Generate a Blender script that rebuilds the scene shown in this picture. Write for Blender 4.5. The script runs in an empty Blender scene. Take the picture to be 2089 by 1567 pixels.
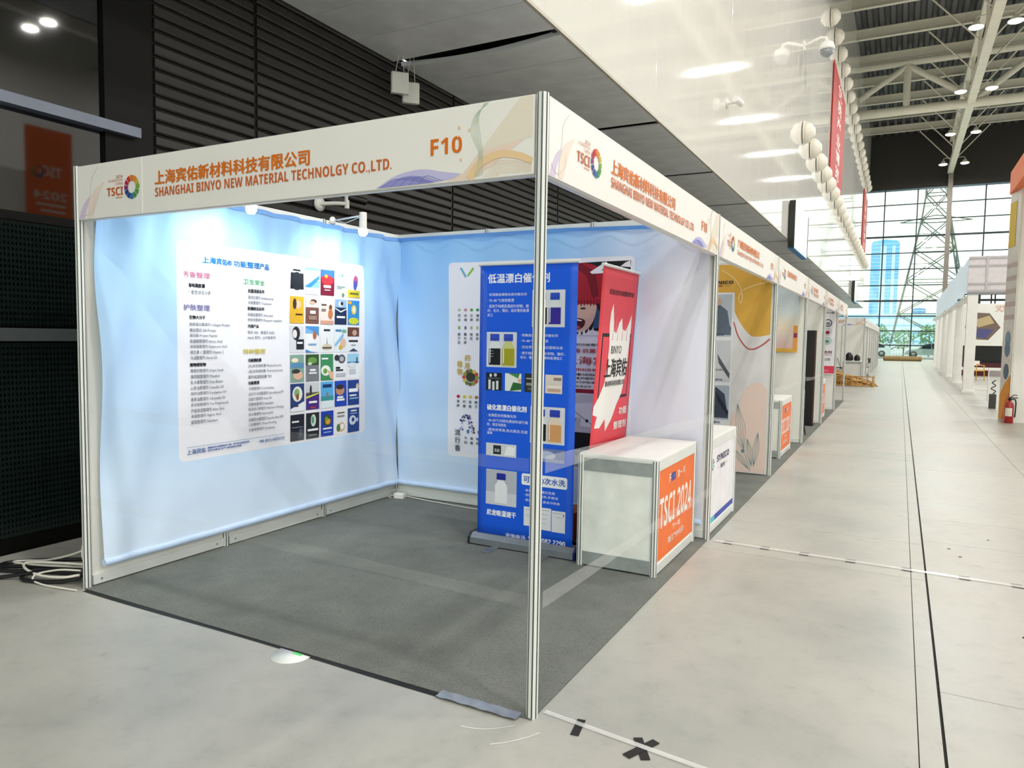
import bpy, bmesh, math, random
from mathutils import Vector, Matrix

random.seed(7)
sc = bpy.context.scene
COL = sc.collection
PI = math.pi


def S(h):
    """sRGB hex -> linear rgb"""
    h = h.lstrip('#')
    o = []
    for i in (0, 2, 4):
        c = int(h[i:i + 2], 16) / 255
        o.append(c / 12.92 if c <= .04045 else ((c + .055) / 1.055) ** 2.4)
    return tuple(o)


# ------------------------------------------------------------------ camera
CX, CY, CZ, YAW, PITCH, ROLL, FPX = 1.26432, -2.58923, 1.55887, -0.489899, -0.066149, 0.015817, 1479.58
F = Vector((math.sin(YAW) * math.cos(PITCH), math.cos(YAW) * math.cos(PITCH), math.sin(PITCH)))
R0 = Vector((math.cos(YAW), -math.sin(YAW), 0))
U0 = R0.cross(F)
R2 = R0 * math.cos(ROLL) + U0 * math.sin(ROLL)
U2 = -R0 * math.sin(ROLL) + U0 * math.cos(ROLL)
cam = bpy.data.cameras.new('camera')
cam.sensor_width = 36
cam.lens = FPX / 2089 * 36
cam.clip_start = .05
cam.clip_end = 3000
co = bpy.data.objects.new('camera', cam)
co.matrix_world = Matrix(((R2.x, U2.x, -F.x, CX), (R2.y, U2.y, -F.y, CY), (R2.z, U2.z, -F.z, CZ), (0, 0, 0, 1)))
COL.objects.link(co)
sc.camera = co

# ------------------------------------------------------------------ world, exposure
vs = sc.view_settings
vs.view_transform = 'Standard'
vs.look = 'None'
vs.gamma = 1
vs.use_curve_mapping = False
vs.exposure = 0.5
w = bpy.data.worlds.new('sky')
sc.world = w
w.use_nodes = True
bg = w.node_tree.nodes['Background']
bg.inputs[0].default_value = (.96, 1.0, .99, 1)
bg.inputs[1].default_value = 1.75
LAMP_W = 225
SPOT_W = 12
sc.cycles.use_denoising = True
sc.cycles.max_bounces = 7
sc.cycles.transparent_max_bounces = 16
sc.cycles.sample_clamp_indirect = 6.0


# ------------------------------------------------------------------ helpers: objects
def link(o, parent=None):
    COL.objects.link(o)
    if parent is not None:
        o.parent = parent
    return o


def tag(o, label=None, cat=None, group=None, kind=None):
    if label:
        o['label'] = label
    if cat:
        o['category'] = cat
    if group:
        o['group'] = group
    if kind:
        o['kind'] = kind
    return o


def thing(name, label, cat, loc=(0, 0, 0), rz=0, group=None, kind=None):
    o = bpy.data.objects.new(name, None)
    o.empty_display_size = .1
    o.location = loc
    o.rotation_euler = (0, 0, rz)
    link(o)
    return tag(o, label, cat, group, kind)


def copy_tree(o, parent=None):
    c = o.copy()
    link(c)
    c.parent = parent
    for ch in list(o.children):
        copy_tree(ch, c)
    return c


class MB:
    """collects mesh pieces, builds ONE object"""

    def __init__(s):
        s.v, s.f, s.m, s.sm = [], [], [], []

    def add(s, vs_, fs, mi=0, smooth=False):
        b = len(s.v)
        s.v += [tuple(p) for p in vs_]
        for f in fs:
            s.f.append(tuple(i + b for i in f))
            s.m.append(mi)
            s.sm.append(smooth)
        return s

    def box(s, x0, y0, z0, x1, y1, z1, mi=0, c=0):
        x0, x1 = min(x0, x1), max(x0, x1)
        y0, y1 = min(y0, y1), max(y0, y1)
        z0, z1 = min(z0, z1), max(z0, z1)
        if c:
            # chamfered box: cut all vertical edges and the top edge
            q = [(x0 + c, y0), (x1 - c, y0), (x1, y0 + c), (x1, y1 - c), (x1 - c, y1), (x0 + c, y1), (x0, y1 - c), (x0, y0 + c)]
            t = [(min(max(a, x0 + c), x1 - c), min(max(b, y0 + c), y1 - c)) for a, b in q]
            n = 8
            vv = [(a, b, z0) for a, b in q] + [(a, b, z1 - c) for a, b in q] + [(a, b, z1) for a, b in t]
            ff = [tuple(range(n - 1, -1, -1)), tuple(range(2 * n, 3 * n))]
            for k in range(2):
                for i in range(n):
                    j = (i + 1) % n
                    ff.append((k * n + i, k * n + j, (k + 1) * n + j, (k + 1) * n + i))
            return s.add(vv, ff, mi)
        return s.add([(x0, y0, z0), (x1, y0, z0), (x1, y1, z0), (x0, y1, z0), (x0, y0, z1), (x1, y0, z1), (x1, y1, z1), (x0, y1, z1)],
                     [(0, 3, 2, 1), (4, 5, 6, 7), (0, 1, 5, 4), (1, 2, 6, 5), (2, 3, 7, 6), (3, 0, 4, 7)], mi)

    def beam(s, p, q, w_, h=None, mi=0, up=(0, 0, 1)):
        """box-section bar from p to q"""
        p, q = Vector(p), Vector(q)
        d = (q - p).normalized()
        up = Vector(up)
        if abs(d.dot(up)) > .98:
            up = Vector((0, 1, 0))
        a = d.cross(up).normalized() * w_ / 2
        b = a.cross(d).normalized() * (h or w_) / 2
        vv = [e + sa * a + sb * b for e in (p, q) for sa, sb in ((-1, -1), (1, -1), (1, 1), (-1, 1))]
        return s.add(vv, [(0, 1, 2, 3), (7, 6, 5, 4), (0, 4, 5, 1), (1, 5, 6, 2), (2, 6, 7, 3), (3, 7, 4, 0)], mi)

    def tube(s, pts, r, n=8, mi=0, cap=True):
        pts = [Vector(p) for p in pts]
        rr = r if isinstance(r, (list, tuple)) else [r] * len(pts)
        rings = []
        ref = None
        for i, p in enumerate(pts):
            d = (pts[min(i + 1, len(pts) - 1)] - pts[max(i - 1, 0)]).normalized()
            if ref is None:
                ref = Vector((0, 0, 1)) if abs(d.z) < .9 else Vector((1, 0, 0))
            a = (ref - d * ref.dot(d)).normalized()
            ref = a
            b = d.cross(a)
            rings.append([p + (a * math.cos(2 * PI * k / n) + b * math.sin(2 * PI * k / n)) * rr[i] for k in range(n)])
        vv = [v for g in rings for v in g]
        ff = []
        for i in range(len(rings) - 1):
            for k in range(n):
                j = (k + 1) % n
                ff.append((i * n + k, i * n + j, (i + 1) * n + j, (i + 1) * n + k))
        s.add(vv, ff, mi, True)
        if cap:
            s.add(rings[0], [tuple(range(n - 1, -1, -1))], mi)
            s.add(rings[-1], [tuple(range(n))], mi)
        return s

    def lathe(s, prof, c=(0, 0, 0), n=16, mi=0, axis='z'):
        """prof: list of (r, h) along the axis"""
        vv, ff = [], []
        for r, h in prof:
            for k in range(n):
                a = 2 * PI * k / n
                x, y = r * math.cos(a), r * math.sin(a)
                p = {'z': (x, y, h), 'x': (h, x, y), 'y': (y, h, x)}[axis]
                vv.append((p[0] + c[0], p[1] + c[1], p[2] + c[2]))
        for i in range(len(prof) - 1):
            for k in range(n):
                j = (k + 1) % n
                ff.append((i * n + k, i * n + j, (i + 1) * n + j, (i + 1) * n + k))
        ff.append(tuple(range(n - 1, -1, -1)))
        ff.append(tuple(range((len(prof) - 1) * n, len(prof) * n)))
        return s.add(vv, ff, mi, True)

    def prism(s, poly, h0, h1, axis='z', mi=0):
        """polygon (a,b) extruded along axis: z:(a,b,h) y:(a,h,b) x:(h,a,b)"""
        n = len(poly)
        mk = {'z': lambda a, b, h: (a, b, h), 'y': lambda a, b, h: (a, h, b), 'x': lambda a, b, h: (h, a, b)}[axis]
        vv = [mk(a, b, h0) for a, b in poly] + [mk(a, b, h1) for a, b in poly]
        ff = [tuple(range(n - 1, -1, -1)), tuple(range(n, 2 * n))]
        for i in range(n):
            j = (i + 1) % n
            ff.append((i, j, n + j, n + i))
        return s.add(vv, ff, mi)

    def sheet(s, fn, us, vs_, mi=0, thick=0, smooth=True):
        """grid surface fn(u,v)->xyz"""
        nu, nv = len(us), len(vs_)
        vv = [fn(u, v) for v in vs_ for u in us]
        ff = [(j * nu + i, j * nu + i + 1, (j + 1) * nu + i + 1, (j + 1) * nu + i) for j in range(nv - 1) for i in range(nu - 1)]
        return s.add(vv, ff, mi, smooth)

    def mesh(s, name, mats):
        m = bpy.data.meshes.new(name)
        m.from_pydata(s.v, [], s.f)
        for k in (mats if isinstance(mats, (list, tuple)) else [mats]):
            m.materials.append(k)
        m.polygons.foreach_set('material_index', s.m)
        m.polygons.foreach_set('use_smooth', s.sm)
        m.update()
        return m

    def build(s, name, mats, parent=None, loc=None, rot=None):
        o = bpy.data.objects.new(name, s.mesh(name, mats))
        if loc:
            o.location = loc
        if rot:
            o.rotation_euler = rot
        return link(o, parent)


def inst(name, mesh, parent=None, loc=(0, 0, 0), rot=None):
    o = bpy.data.objects.new(name, mesh)
    o.location = loc
    if rot:
        o.rotation_euler = rot
    return link(o, parent)


# ------------------------------------------------------------------ helpers: materials
def newmat(name):
    m = bpy.data.materials.new(name)
    m.use_nodes = True
    nt = m.node_tree
    return m, nt, nt.nodes['Principled BSDF']


def node(nt, t, **kw):
    n = nt.nodes.new(t)
    for k, v in kw.items():
        if k.startswith('i_'):
            key = k[2:]
            n.inputs[int(key) if key.isdigit() else key.replace('_', ' ')].default_value = v
        else:
            setattr(n, k, v)
    return n


def ramp(nt, stops):
    r = nt.nodes.new('ShaderNodeValToRGB')
    el = r.color_ramp.elements
    while len(el) < len(stops):
        el.new(.5)
    for e, (p, c) in zip(el, stops):
        e.position = p
        e.color = (*c, 1) if len(c) == 3 else c
    return r


def sc_col(c, k):
    return tuple(min(max(x * k, 0), 1) for x in c)


def mat(name, col, rough=.5, metal=0, spec=.5, amt=.06, scale=6, bump=0, bscale=80, coat=0):
    """plain procedural surface: colour with slight noise variation, optional fine bump"""
    m, nt, b = newmat(name)
    c = S(col) if isinstance(col, str) else col
    tc = node(nt, 'ShaderNodeTexCoord')
    nz = node(nt, 'ShaderNodeTexNoise', i_Scale=scale, i_Detail=4)
    nt.links.new(tc.outputs['Object'], nz.inputs['Vector'])
    r = ramp(nt, [(.3, sc_col(c, 1 - amt)), (.7, sc_col(c, 1 + amt))])
    nt.links.new(nz.outputs['Fac'], r.inputs['Fac'])
    nt.links.new(r.outputs['Color'], b.inputs['Base Color'])
    b.inputs['Roughness'].default_value = rough
    b.inputs['Metallic'].default_value = metal
    b.inputs['Specular IOR Level'].default_value = spec
    if coat:
        b.inputs['Coat Weight'].default_value = coat
        b.inputs['Coat Roughness'].default_value = .05
    if bump:
        n2 = node(nt, 'ShaderNodeTexNoise', i_Scale=bscale, i_Detail=5)
        nt.links.new(tc.outputs['Object'], n2.inputs['Vector'])
        bp = node(nt, 'ShaderNodeBump', i_Strength=bump, i_Distance=.01)
        nt.links.new(n2.outputs['Fac'], bp.inputs['Height'])
        nt.links.new(bp.outputs['Normal'], b.inputs['Normal'])
    return m


def emit(name, col, strength):
    m, nt, b = newmat(name)
    c = S(col)
    b.inputs['Base Color'].default_value = (*c, 1)
    b.inputs['Emission Color'].default_value = (*c, 1)
    b.inputs['Emission Strength'].default_value = strength
    return m


M = {}
M['alu'] = mat('anodised_aluminium', '#e6e8e5', .34, .1, .5, .04, 3)
M['alu_dark'] = mat('aluminium_groove', '#7b7f7e', .5, .2)
M['panel'] = mat('white_laminate_panel', '#eceae4', .42, 0, .4, .015, 2)
M['fascia'] = mat('fascia_board', '#f1eeea', .4, 0, .4, .015, 2)
M['white'] = mat('white_paint', '#efeee9', .4, 0, .5, .03, 4)
M['black'] = mat('black_plastic', '#121212', .4)
M['black_metal'] = mat('black_metal', '#17181a', .35, .5)
M['steel'] = mat('galvanised_plate', '#aab0b0', .38, .3, .5, .14, 9)
M['grey_metal'] = mat('grey_metal', '#8e949a', .35, .6)
M['beige_steel'] = mat('painted_roof_steel', '#dcdacb', .45, 0, .4, .05, 2)
M['rubber'] = mat('black_cable_rubber', '#15161a', .45)
M['cable'] = mat('white_cable_sheath', '#e7e3d8', .4)
M['orange'] = mat('orange_poster', '#f3701f', .45)
M['red'] = mat('red_banner_cloth', '#b01f16', .6)
M['brown'] = mat('brown_paper', '#9a8152', .7, amt=.15)
M['card'] = mat('brown_cardboard', '#a9703a', .75, amt=.12)
M['bamboo'] = mat('bamboo_cane', '#c1924c', .5, amt=.3, scale=14)
M['dark'] = mat('dark_joint', '#1b1b1a', .8)
M['ext_red'] = mat('extinguisher_red', '#a01212', .25, coat=.4)
M['gold'] = mat('yellow_wood', '#d0a13a', .4)
M['maroon'] = mat('dark_red_display', '#5a1a22', .5, amt=.2)
M['cloth_blue'] = mat('pale_blue_canopy_cloth', '#d6e6f4', .8)
_n = M['cloth_blue'].node_tree
_tl = node(_n, 'ShaderNodeBsdfTranslucent')
_tl.inputs[0].default_value = (*S('#dcebf8'), 1)
_ms = node(_n, 'ShaderNodeMixShader')
_ms.inputs[0].default_value = .5
_n.links.new(_n.nodes['Principled BSDF'].outputs[0], _ms.inputs[1])
_n.links.new(_tl.outputs[0], _ms.inputs[2])
_n.links.new(_ms.outputs[0], _n.nodes['Material Output'].inputs['Surface'])
M['ivory'] = mat('ivory_plastic', '#e6e0d2', .35)
M['blue_tint'] = mat('blue_haze_facade', '#74b4ea', .6, amt=.1)
M['blue_light'] = mat('pale_blue_facade_strip', '#bfe0f8', .6)
M['blue_deep'] = mat('blue_facade', '#4d8fcb', .6)
M['pylon'] = mat('grey_lattice_steel', '#58635f', .5)
M['carpaint'] = mat('silver_car_paint', '#a9b9c2', .25, .3, coat=.5)
M['carglass'] = mat('dark_car_glass', '#20303a', .1)
M['leaf'] = mat('leaf_green', '#6a9a5c', .7, amt=.35, scale=3)
M['bark'] = mat('bark', '#6a6052', .8)
M['fence'] = mat('white_fence_paint', '#d7e6ee', .5)
M['asphalt'] = mat('asphalt', '#9aa4a8', .8, amt=.1)
M['tape_black'] = mat('black_cloth_tape', '#14130f', .55, amt=.3, scale=30)
M['tape_silver'] = mat('silver_duct_tape', '#aab0b4', .25, .5, amt=.15, scale=20, bump=.6, bscale=25)
M['chalk'] = mat('white_chalk_line', '#f2f2ee', .8)
M['sticker'] = mat('white_floor_sticker', '#e9ece9', .4)
M['sticker_green'] = mat('green_print', '#63e27a', .4)
M['sign_face'] = mat('pale_sign_face', '#cfdcdc', .2)
M['capblue'] = mat('blue_roll_edge', '#0b1a66', .3)


def print_mat(name='printed_ink', rough=.5):
    m, nt, b = newmat(name)
    at = node(nt, 'ShaderNodeAttribute', attribute_name='Col')
    nz = node(nt, 'ShaderNodeTexNoise', i_Scale=40.0)
    mx = node(nt, 'ShaderNodeMix', data_type='RGBA', blend_type='MULTIPLY')
    mx.inputs[0].default_value = .05
    nt.links.new(at.outputs['Color'], mx.inputs[6])
    nt.links.new(nz.outputs['Color'], mx.inputs[7])
    nt.links.new(mx.outputs[2], b.inputs['Base Color'])
    b.inputs['Roughness'].default_value = rough
    b.inputs['Specular IOR Level'].default_value = .3
    return m


M['ink'] = print_mat()


def lamp_glass(name, col, strength):
    return emit(name, col, strength)


M['lamp'] = emit('high_bay_lens', '#fff4dc', 14)
M['spot_lens'] = emit('spot_lens_glow', '#e6f4ff', 30)


# floor: pale grey painted slabs, scuffed, softly glossy
def floor_mat():
    m, nt, b = newmat('painted_concrete')
    g = node(nt, 'ShaderNodeNewGeometry')
    oi = node(nt, 'ShaderNodeObjectInfo')
    n1 = node(nt, 'ShaderNodeTexNoise', i_Scale=.9, i_Detail=3, i_Roughness=.5)
    n2 = node(nt, 'ShaderNodeTexNoise', i_Scale=7, i_Detail=8, i_Roughness=.72)
    for n in (n1, n2):
        nt.links.new(g.outputs['Position'], n.inputs['Vector'])
    r1 = ramp(nt, [(.3, S('#a3a49e')), (.5, S('#b3b2aa')), (.7, S('#bbb9af'))])
    nt.links.new(n1.outputs['Fac'], r1.inputs['Fac'])
    r2 = ramp(nt, [(.28, (.72, .72, .71)), (.40, (.93, .93, .93)), (.55, (1, 1, 1)), (.75, (.97, .97, .96))])
    nt.links.new(n2.outputs['Fac'], r2.inputs['Fac'])
    mx = node(nt, 'ShaderNodeMix', data_type='RGBA', blend_type='MULTIPLY')
    mx.inputs[0].default_value = .9
    nt.links.new(r1.outputs['Color'], mx.inputs[6])
    nt.links.new(r2.outputs['Color'], mx.inputs[7])
    hv = node(nt, 'ShaderNodeHueSaturation')
    mr = node(nt, 'ShaderNodeMapRange', i_3=.97, i_4=1.03)
    nt.links.new(oi.outputs['Random'], mr.inputs[0])
    nt.links.new(mr.outputs[0], hv.inputs['Value'])
    nt.links.new(mx.outputs[2], hv.inputs['Color'])
    nt.links.new(hv.outputs['Color'], b.inputs['Base Color'])
    b.inputs['Specular IOR Level'].default_value = .35
    r3 = ramp(nt, [(.3, (.30,) * 3), (.7, (.44,) * 3)])
    nt.links.new(n1.outputs['Fac'], r3.inputs['Fac'])
    nt.links.new(r3.outputs['Color'], b.inputs['Roughness'])
    bp = node(nt, 'ShaderNodeBump', i_Strength=.06, i_Distance=.01)
    nt.links.new(n2.outputs['Fac'], bp.inputs['Height'])
    nt.links.new(bp.outputs['Normal'], b.inputs['Normal'])
    return m


M['floor'] = floor_mat()


def carpet_mat():
    m, nt, b = newmat('grey_needle_felt_carpet')
    tc = node(nt, 'ShaderNodeTexCoord')
    n1 = node(nt, 'ShaderNodeTexNoise', i_Scale=3.5, i_Detail=5)
    n2 = node(nt, 'ShaderNodeTexNoise', i_Scale=115, i_Detail=8, i_Roughness=.8)
    for n in (n1, n2):
        nt.links.new(tc.outputs['Object'], n.inputs['Vector'])
    r1 = ramp(nt, [(.3, S('#757873')), (.7, S('#82857f'))])
    r2 = ramp(nt, [(.32, (.42, .42, .43)), (.5, (.95, .95, .95)), (.68, (1, 1, .98))])
    nt.links.new(n1.outputs['Fac'], r1.inputs['Fac'])
    nt.links.new(n2.outputs['Fac'], r2.inputs['Fac'])
    mx = node(nt, 'ShaderNodeMix', data_type='RGBA', blend_type='MULTIPLY')
    mx.inputs[0].default_value = 1
    nt.links.new(r1.outputs['Color'], mx.inputs[6])
    nt.links.new(r2.outputs['Color'], mx.inputs[7])
    nt.links.new(mx.outputs[2], b.inputs['Base Color'])
    b.inputs['Roughness'].default_value = .95
    b.inputs['Specular IOR Level'].default_value = .1
    bp = node(nt, 'ShaderNodeBump', i_Strength=.5, i_Distance=.004)
    nt.links.new(n2.outputs['Fac'], bp.inputs['Height'])
    nt.links.new(bp.outputs['Normal'], b.inputs['Normal'])
    return m


M['carpet'] = carpet_mat()


def gloss(name, col, rough, ior=1.5, amt=.02):
    m = mat(name, col, rough, 0, .5, amt, 1.5)
    m.node_tree.nodes['Principled BSDF'].inputs['IOR'].default_value = ior
    return m


M['wallwhite'] = gloss('glossy_white_wall_panel', '#e8e6df', .05, 1.42)
M['wallwhite'].node_tree.nodes['Principled BSDF'].inputs['Specular IOR Level'].default_value = .32
M['soffit'] = mat('grey_soffit_panel', '#e6e9ea', .35, 0, .5, .09, 2.5)
M['slat'] = mat('black_ribbed_cladding', '#232220', .42, 0, .4, .12, 3)
M['glassdark'] = gloss('dark_mirror_glass', '#05080a', .03, 1.65)
M['blackframe'] = mat('black_window_frame', '#070707', .5, 0, .2)
M['sill'] = mat('grey_sill_metal', '#767d8e', .35, .3)
M['bulk'] = mat('dark_bulkhead', '#2e2d2a', .7, amt=.1, scale=.2)
M['deck'] = mat('roof_deck_sheet', '#56585a', .5, .3, amt=.1)
M['mullion'] = mat('dark_mullion', '#2f3a40', .45, .3)


def perf_mat():
    """black sheet with a fine grid of punched holes (too fine to model)"""
    m, nt, b = newmat('perforated_black_sheet')
    g = node(nt, 'ShaderNodeNewGeometry')
    mp = node(nt, 'ShaderNodeMapping')
    mp.inputs['Scale'].default_value = (1, 1 / .026, 1 / .040)
    nt.links.new(g.outputs['Position'], mp.inputs['Vector'])
    fr = node(nt, 'ShaderNodeVectorMath', operation='FRACTION')
    nt.links.new(mp.outputs['Vector'], fr.inputs[0])
    sb = node(nt, 'ShaderNodeVectorMath', operation='SUBTRACT')
    sb.inputs[1].default_value = (0, .5, .5)
    nt.links.new(fr.outputs['Vector'], sb.inputs[0])
    ml = node(nt, 'ShaderNodeVectorMath', operation='MULTIPLY')
    ml.inputs[1].default_value = (0, 1, 1)
    nt.links.new(sb.outputs['Vector'], ml.inputs[0])
    ln = node(nt, 'ShaderNodeVectorMath', operation='LENGTH')
    nt.links.new(ml.outputs['Vector'], ln.inputs[0])
    r = ramp(nt, [(.26, S('#030405')), (.34, S('#16211f'))])
    nt.links.new(ln.outputs['Value'], r.inputs['Fac'])
    nt.links.new(r.outputs['Color'], b.inputs['Base Color'])
    b.inputs['Roughness'].default_value = .12
    b.inputs['IOR'].default_value = 1.5
    return m


M['perf'] = perf_mat()


def pane_mat():
    m = bpy.data.materials.new('tinted_window_glass')
    m.use_nodes = True
    nt = m.node_tree
    nt.nodes.remove(nt.nodes['Principled BSDF'])
    out = nt.nodes['Material Output']
    oi = node(nt, 'ShaderNodeObjectInfo')
    rp = ramp(nt, [(0, (.86, .95, .93)), (.5, (.95, .98, .87)), (1, (.92, .97, .94))])
    nt.links.new(oi.outputs['Random'], rp.inputs['Fac'])
    tr = node(nt, 'ShaderNodeBsdfTransparent')
    nt.links.new(rp.outputs['Color'], tr.inputs['Color'])
    gl = node(nt, 'ShaderNodeBsdfGlossy', i_Roughness=.02)
    mx = node(nt, 'ShaderNodeMixShader')
    mx.inputs[0].default_value = .06
    nt.links.new(tr.outputs[0], mx.inputs[1])
    nt.links.new(gl.outputs[0], mx.inputs[2])
    nt.links.new(mx.outputs[0], out.inputs['Surface'])
    return m


M['pane'] = pane_mat()


def film_mat(name, opac, col=(.85, .86, .84)):
    """thin clear plastic film: mostly see-through, slightly milky and shiny"""
    m = bpy.data.materials.new(name)
    m.use_nodes = True
    nt = m.node_tree
    b = nt.nodes['Principled BSDF']
    out = nt.nodes['Material Output']
    b.inputs['Base Color'].default_value = (*col, 1)
    b.inputs['Roughness'].default_value = .2
    tc = node(nt, 'ShaderNodeTexCoord')
    nz = node(nt, 'ShaderNodeTexNoise', i_Scale=3.0, i_Detail=3)
    nt.links.new(tc.outputs['Object'], nz.inputs['Vector'])
    mr = node(nt, 'ShaderNodeMapRange', i_1=.3, i_2=.7, i_3=opac * .8, i_4=opac * 1.2)
    nt.links.new(nz.outputs['Fac'], mr.inputs[0])
    tr = node(nt, 'ShaderNodeBsdfTransparent')
    mx = node(nt, 'ShaderNodeMixShader')
    nt.links.new(mr.outputs[0], mx.inputs[0])
    nt.links.new(tr.outputs[0], mx.inputs[1])
    nt.links.new(b.outputs[0], mx.inputs[2])
    nt.links.new(mx.outputs[0], out.inputs['Surface'])
    return m


M['film'] = film_mat('clear_plastic_film', .20)
M['film_faint'] = film_mat('clear_thin_plastic_film', .07)
M['floortape'] = film_mat('clear_floor_tape', .5, (.95, .95, .93))


def fabric_mat(name, axis, cu, cv, hu, hv, top, bottom, side=None, z0=.1, z1=2.48, panel='#ecebf2'):
    """printed cloth: vertical gradient with a white rounded panel (u along axis 'x' or 'y', v = z)"""
    m, nt, b = newmat(name)
    tc = node(nt, 'ShaderNodeTexCoord')
    sp = node(nt, 'ShaderNodeSeparateXYZ')
    nt.links.new(tc.outputs['Object'], sp.inputs[0])
    u = sp.outputs['X' if axis == 'x' else 'Y']
    mr = node(nt, 'ShaderNodeMapRange', i_1=z0, i_2=z1)
    nt.links.new(sp.outputs['Z'], mr.inputs[0])
    r = ramp(nt, [(0, S(bottom)), (.35, tuple((a * .6 + c * .4) for a, c in zip(S(bottom), S(top)))), (1, S(top))])
    nt.links.new(mr.outputs[0], r.inputs['Fac'])
    base = r.outputs['Color']
    if side:
        # printed colour shifts along the cloth
        mu = node(nt, 'ShaderNodeMapRange', i_1=side[0], i_2=side[1])
        nt.links.new(u, mu.inputs[0])
        mm = node(nt, 'ShaderNodeMix', data_type='RGBA')
        nt.links.new(mu.outputs[0], mm.inputs[0])
        nt.links.new(base, mm.inputs[6])
        mm.inputs[7].default_value = (*S(side[2]), 1)
        base = mm.outputs[2]
    cb = node(nt, 'ShaderNodeCombineXYZ')
    nt.links.new(u, cb.inputs[0])
    nt.links.new(sp.outputs['Z'], cb.inputs[1])
    d0 = node(nt, 'ShaderNodeVectorMath', operation='SUBTRACT')
    d0.inputs[1].default_value = (cu, cv, 0)
    nt.links.new(cb.outputs[0], d0.inputs[0])
    d1 = node(nt, 'ShaderNodeVectorMath', operation='ABSOLUTE')
    nt.links.new(d0.outputs['Vector'], d1.inputs[0])
    d2 = node(nt, 'ShaderNodeVectorMath', operation='SUBTRACT')
    d2.inputs[1].default_value = (hu - .04, hv - .04, 0)
    nt.links.new(d1.outputs['Vector'], d2.inputs[0])
    d3 = node(nt, 'ShaderNodeVectorMath', operation='MAXIMUM')
    d3.inputs[1].default_value = (0, 0, 0)
    nt.links.new(d2.outputs['Vector'], d3.inputs[0])
    d4 = node(nt, 'ShaderNodeVectorMath', operation='LENGTH')
    nt.links.new(d3.outputs['Vector'], d4.inputs[0])
    lt = node(nt, 'ShaderNodeMath', operation='LESS_THAN')
    lt.inputs[1].default_value = .04
    nt.links.new(d4.outputs['Value'], lt.inputs[0])
    mx = node(nt, 'ShaderNodeMix', data_type='RGBA')
    nt.links.new(lt.outputs[0], mx.inputs[0])
    nt.links.new(base, mx.inputs[6])
    mx.inputs[7].default_value = (*S(panel), 1)
    nt.links.new(mx.outputs[2], b.inputs['Base Color'])
    b.inputs['Roughness'].default_value = .55
    b.inputs['Specular IOR Level'].default_value = .3
    b.inputs['Sheen Weight'].default_value = .1
    # fold creases and weave
    wv = node(nt, 'ShaderNodeTexNoise', i_Scale=2.2, i_Detail=3, i_Distortion=.6)
    nt.links.new(tc.outputs['Object'], wv.inputs['Vector'])
    bp = node(nt, 'ShaderNodeBump', i_Strength=.25, i_Distance=.03)
    nt.links.new(wv.outputs['Fac'], bp.inputs['Height'])
    nt.links.new(bp.outputs['Normal'], b.inputs['Normal'])
    return m


# ------------------------------------------------------------------ helpers: flat print
_TXT = {}


def textmesh(s, off=0):
    k = (s, off)
    if k not in _TXT:
        c = bpy.data.curves.new('glyphs', 'FONT')
        c.body = s
        c.size = 1
        c.offset = off
        c.resolution_u = 2
        o = bpy.data.objects.new('glyphs', c)
        me = o.to_mesh()
        vv = [(v.co.x, v.co.y) for v in me.vertices]
        ff = [tuple(p.vertices) for p in me.polygons]
        o.to_mesh_clear()
        bpy.data.objects.remove(o)
        bpy.data.curves.remove(c)
        _TXT[k] = (vv, ff)
    return _TXT[k]


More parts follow.
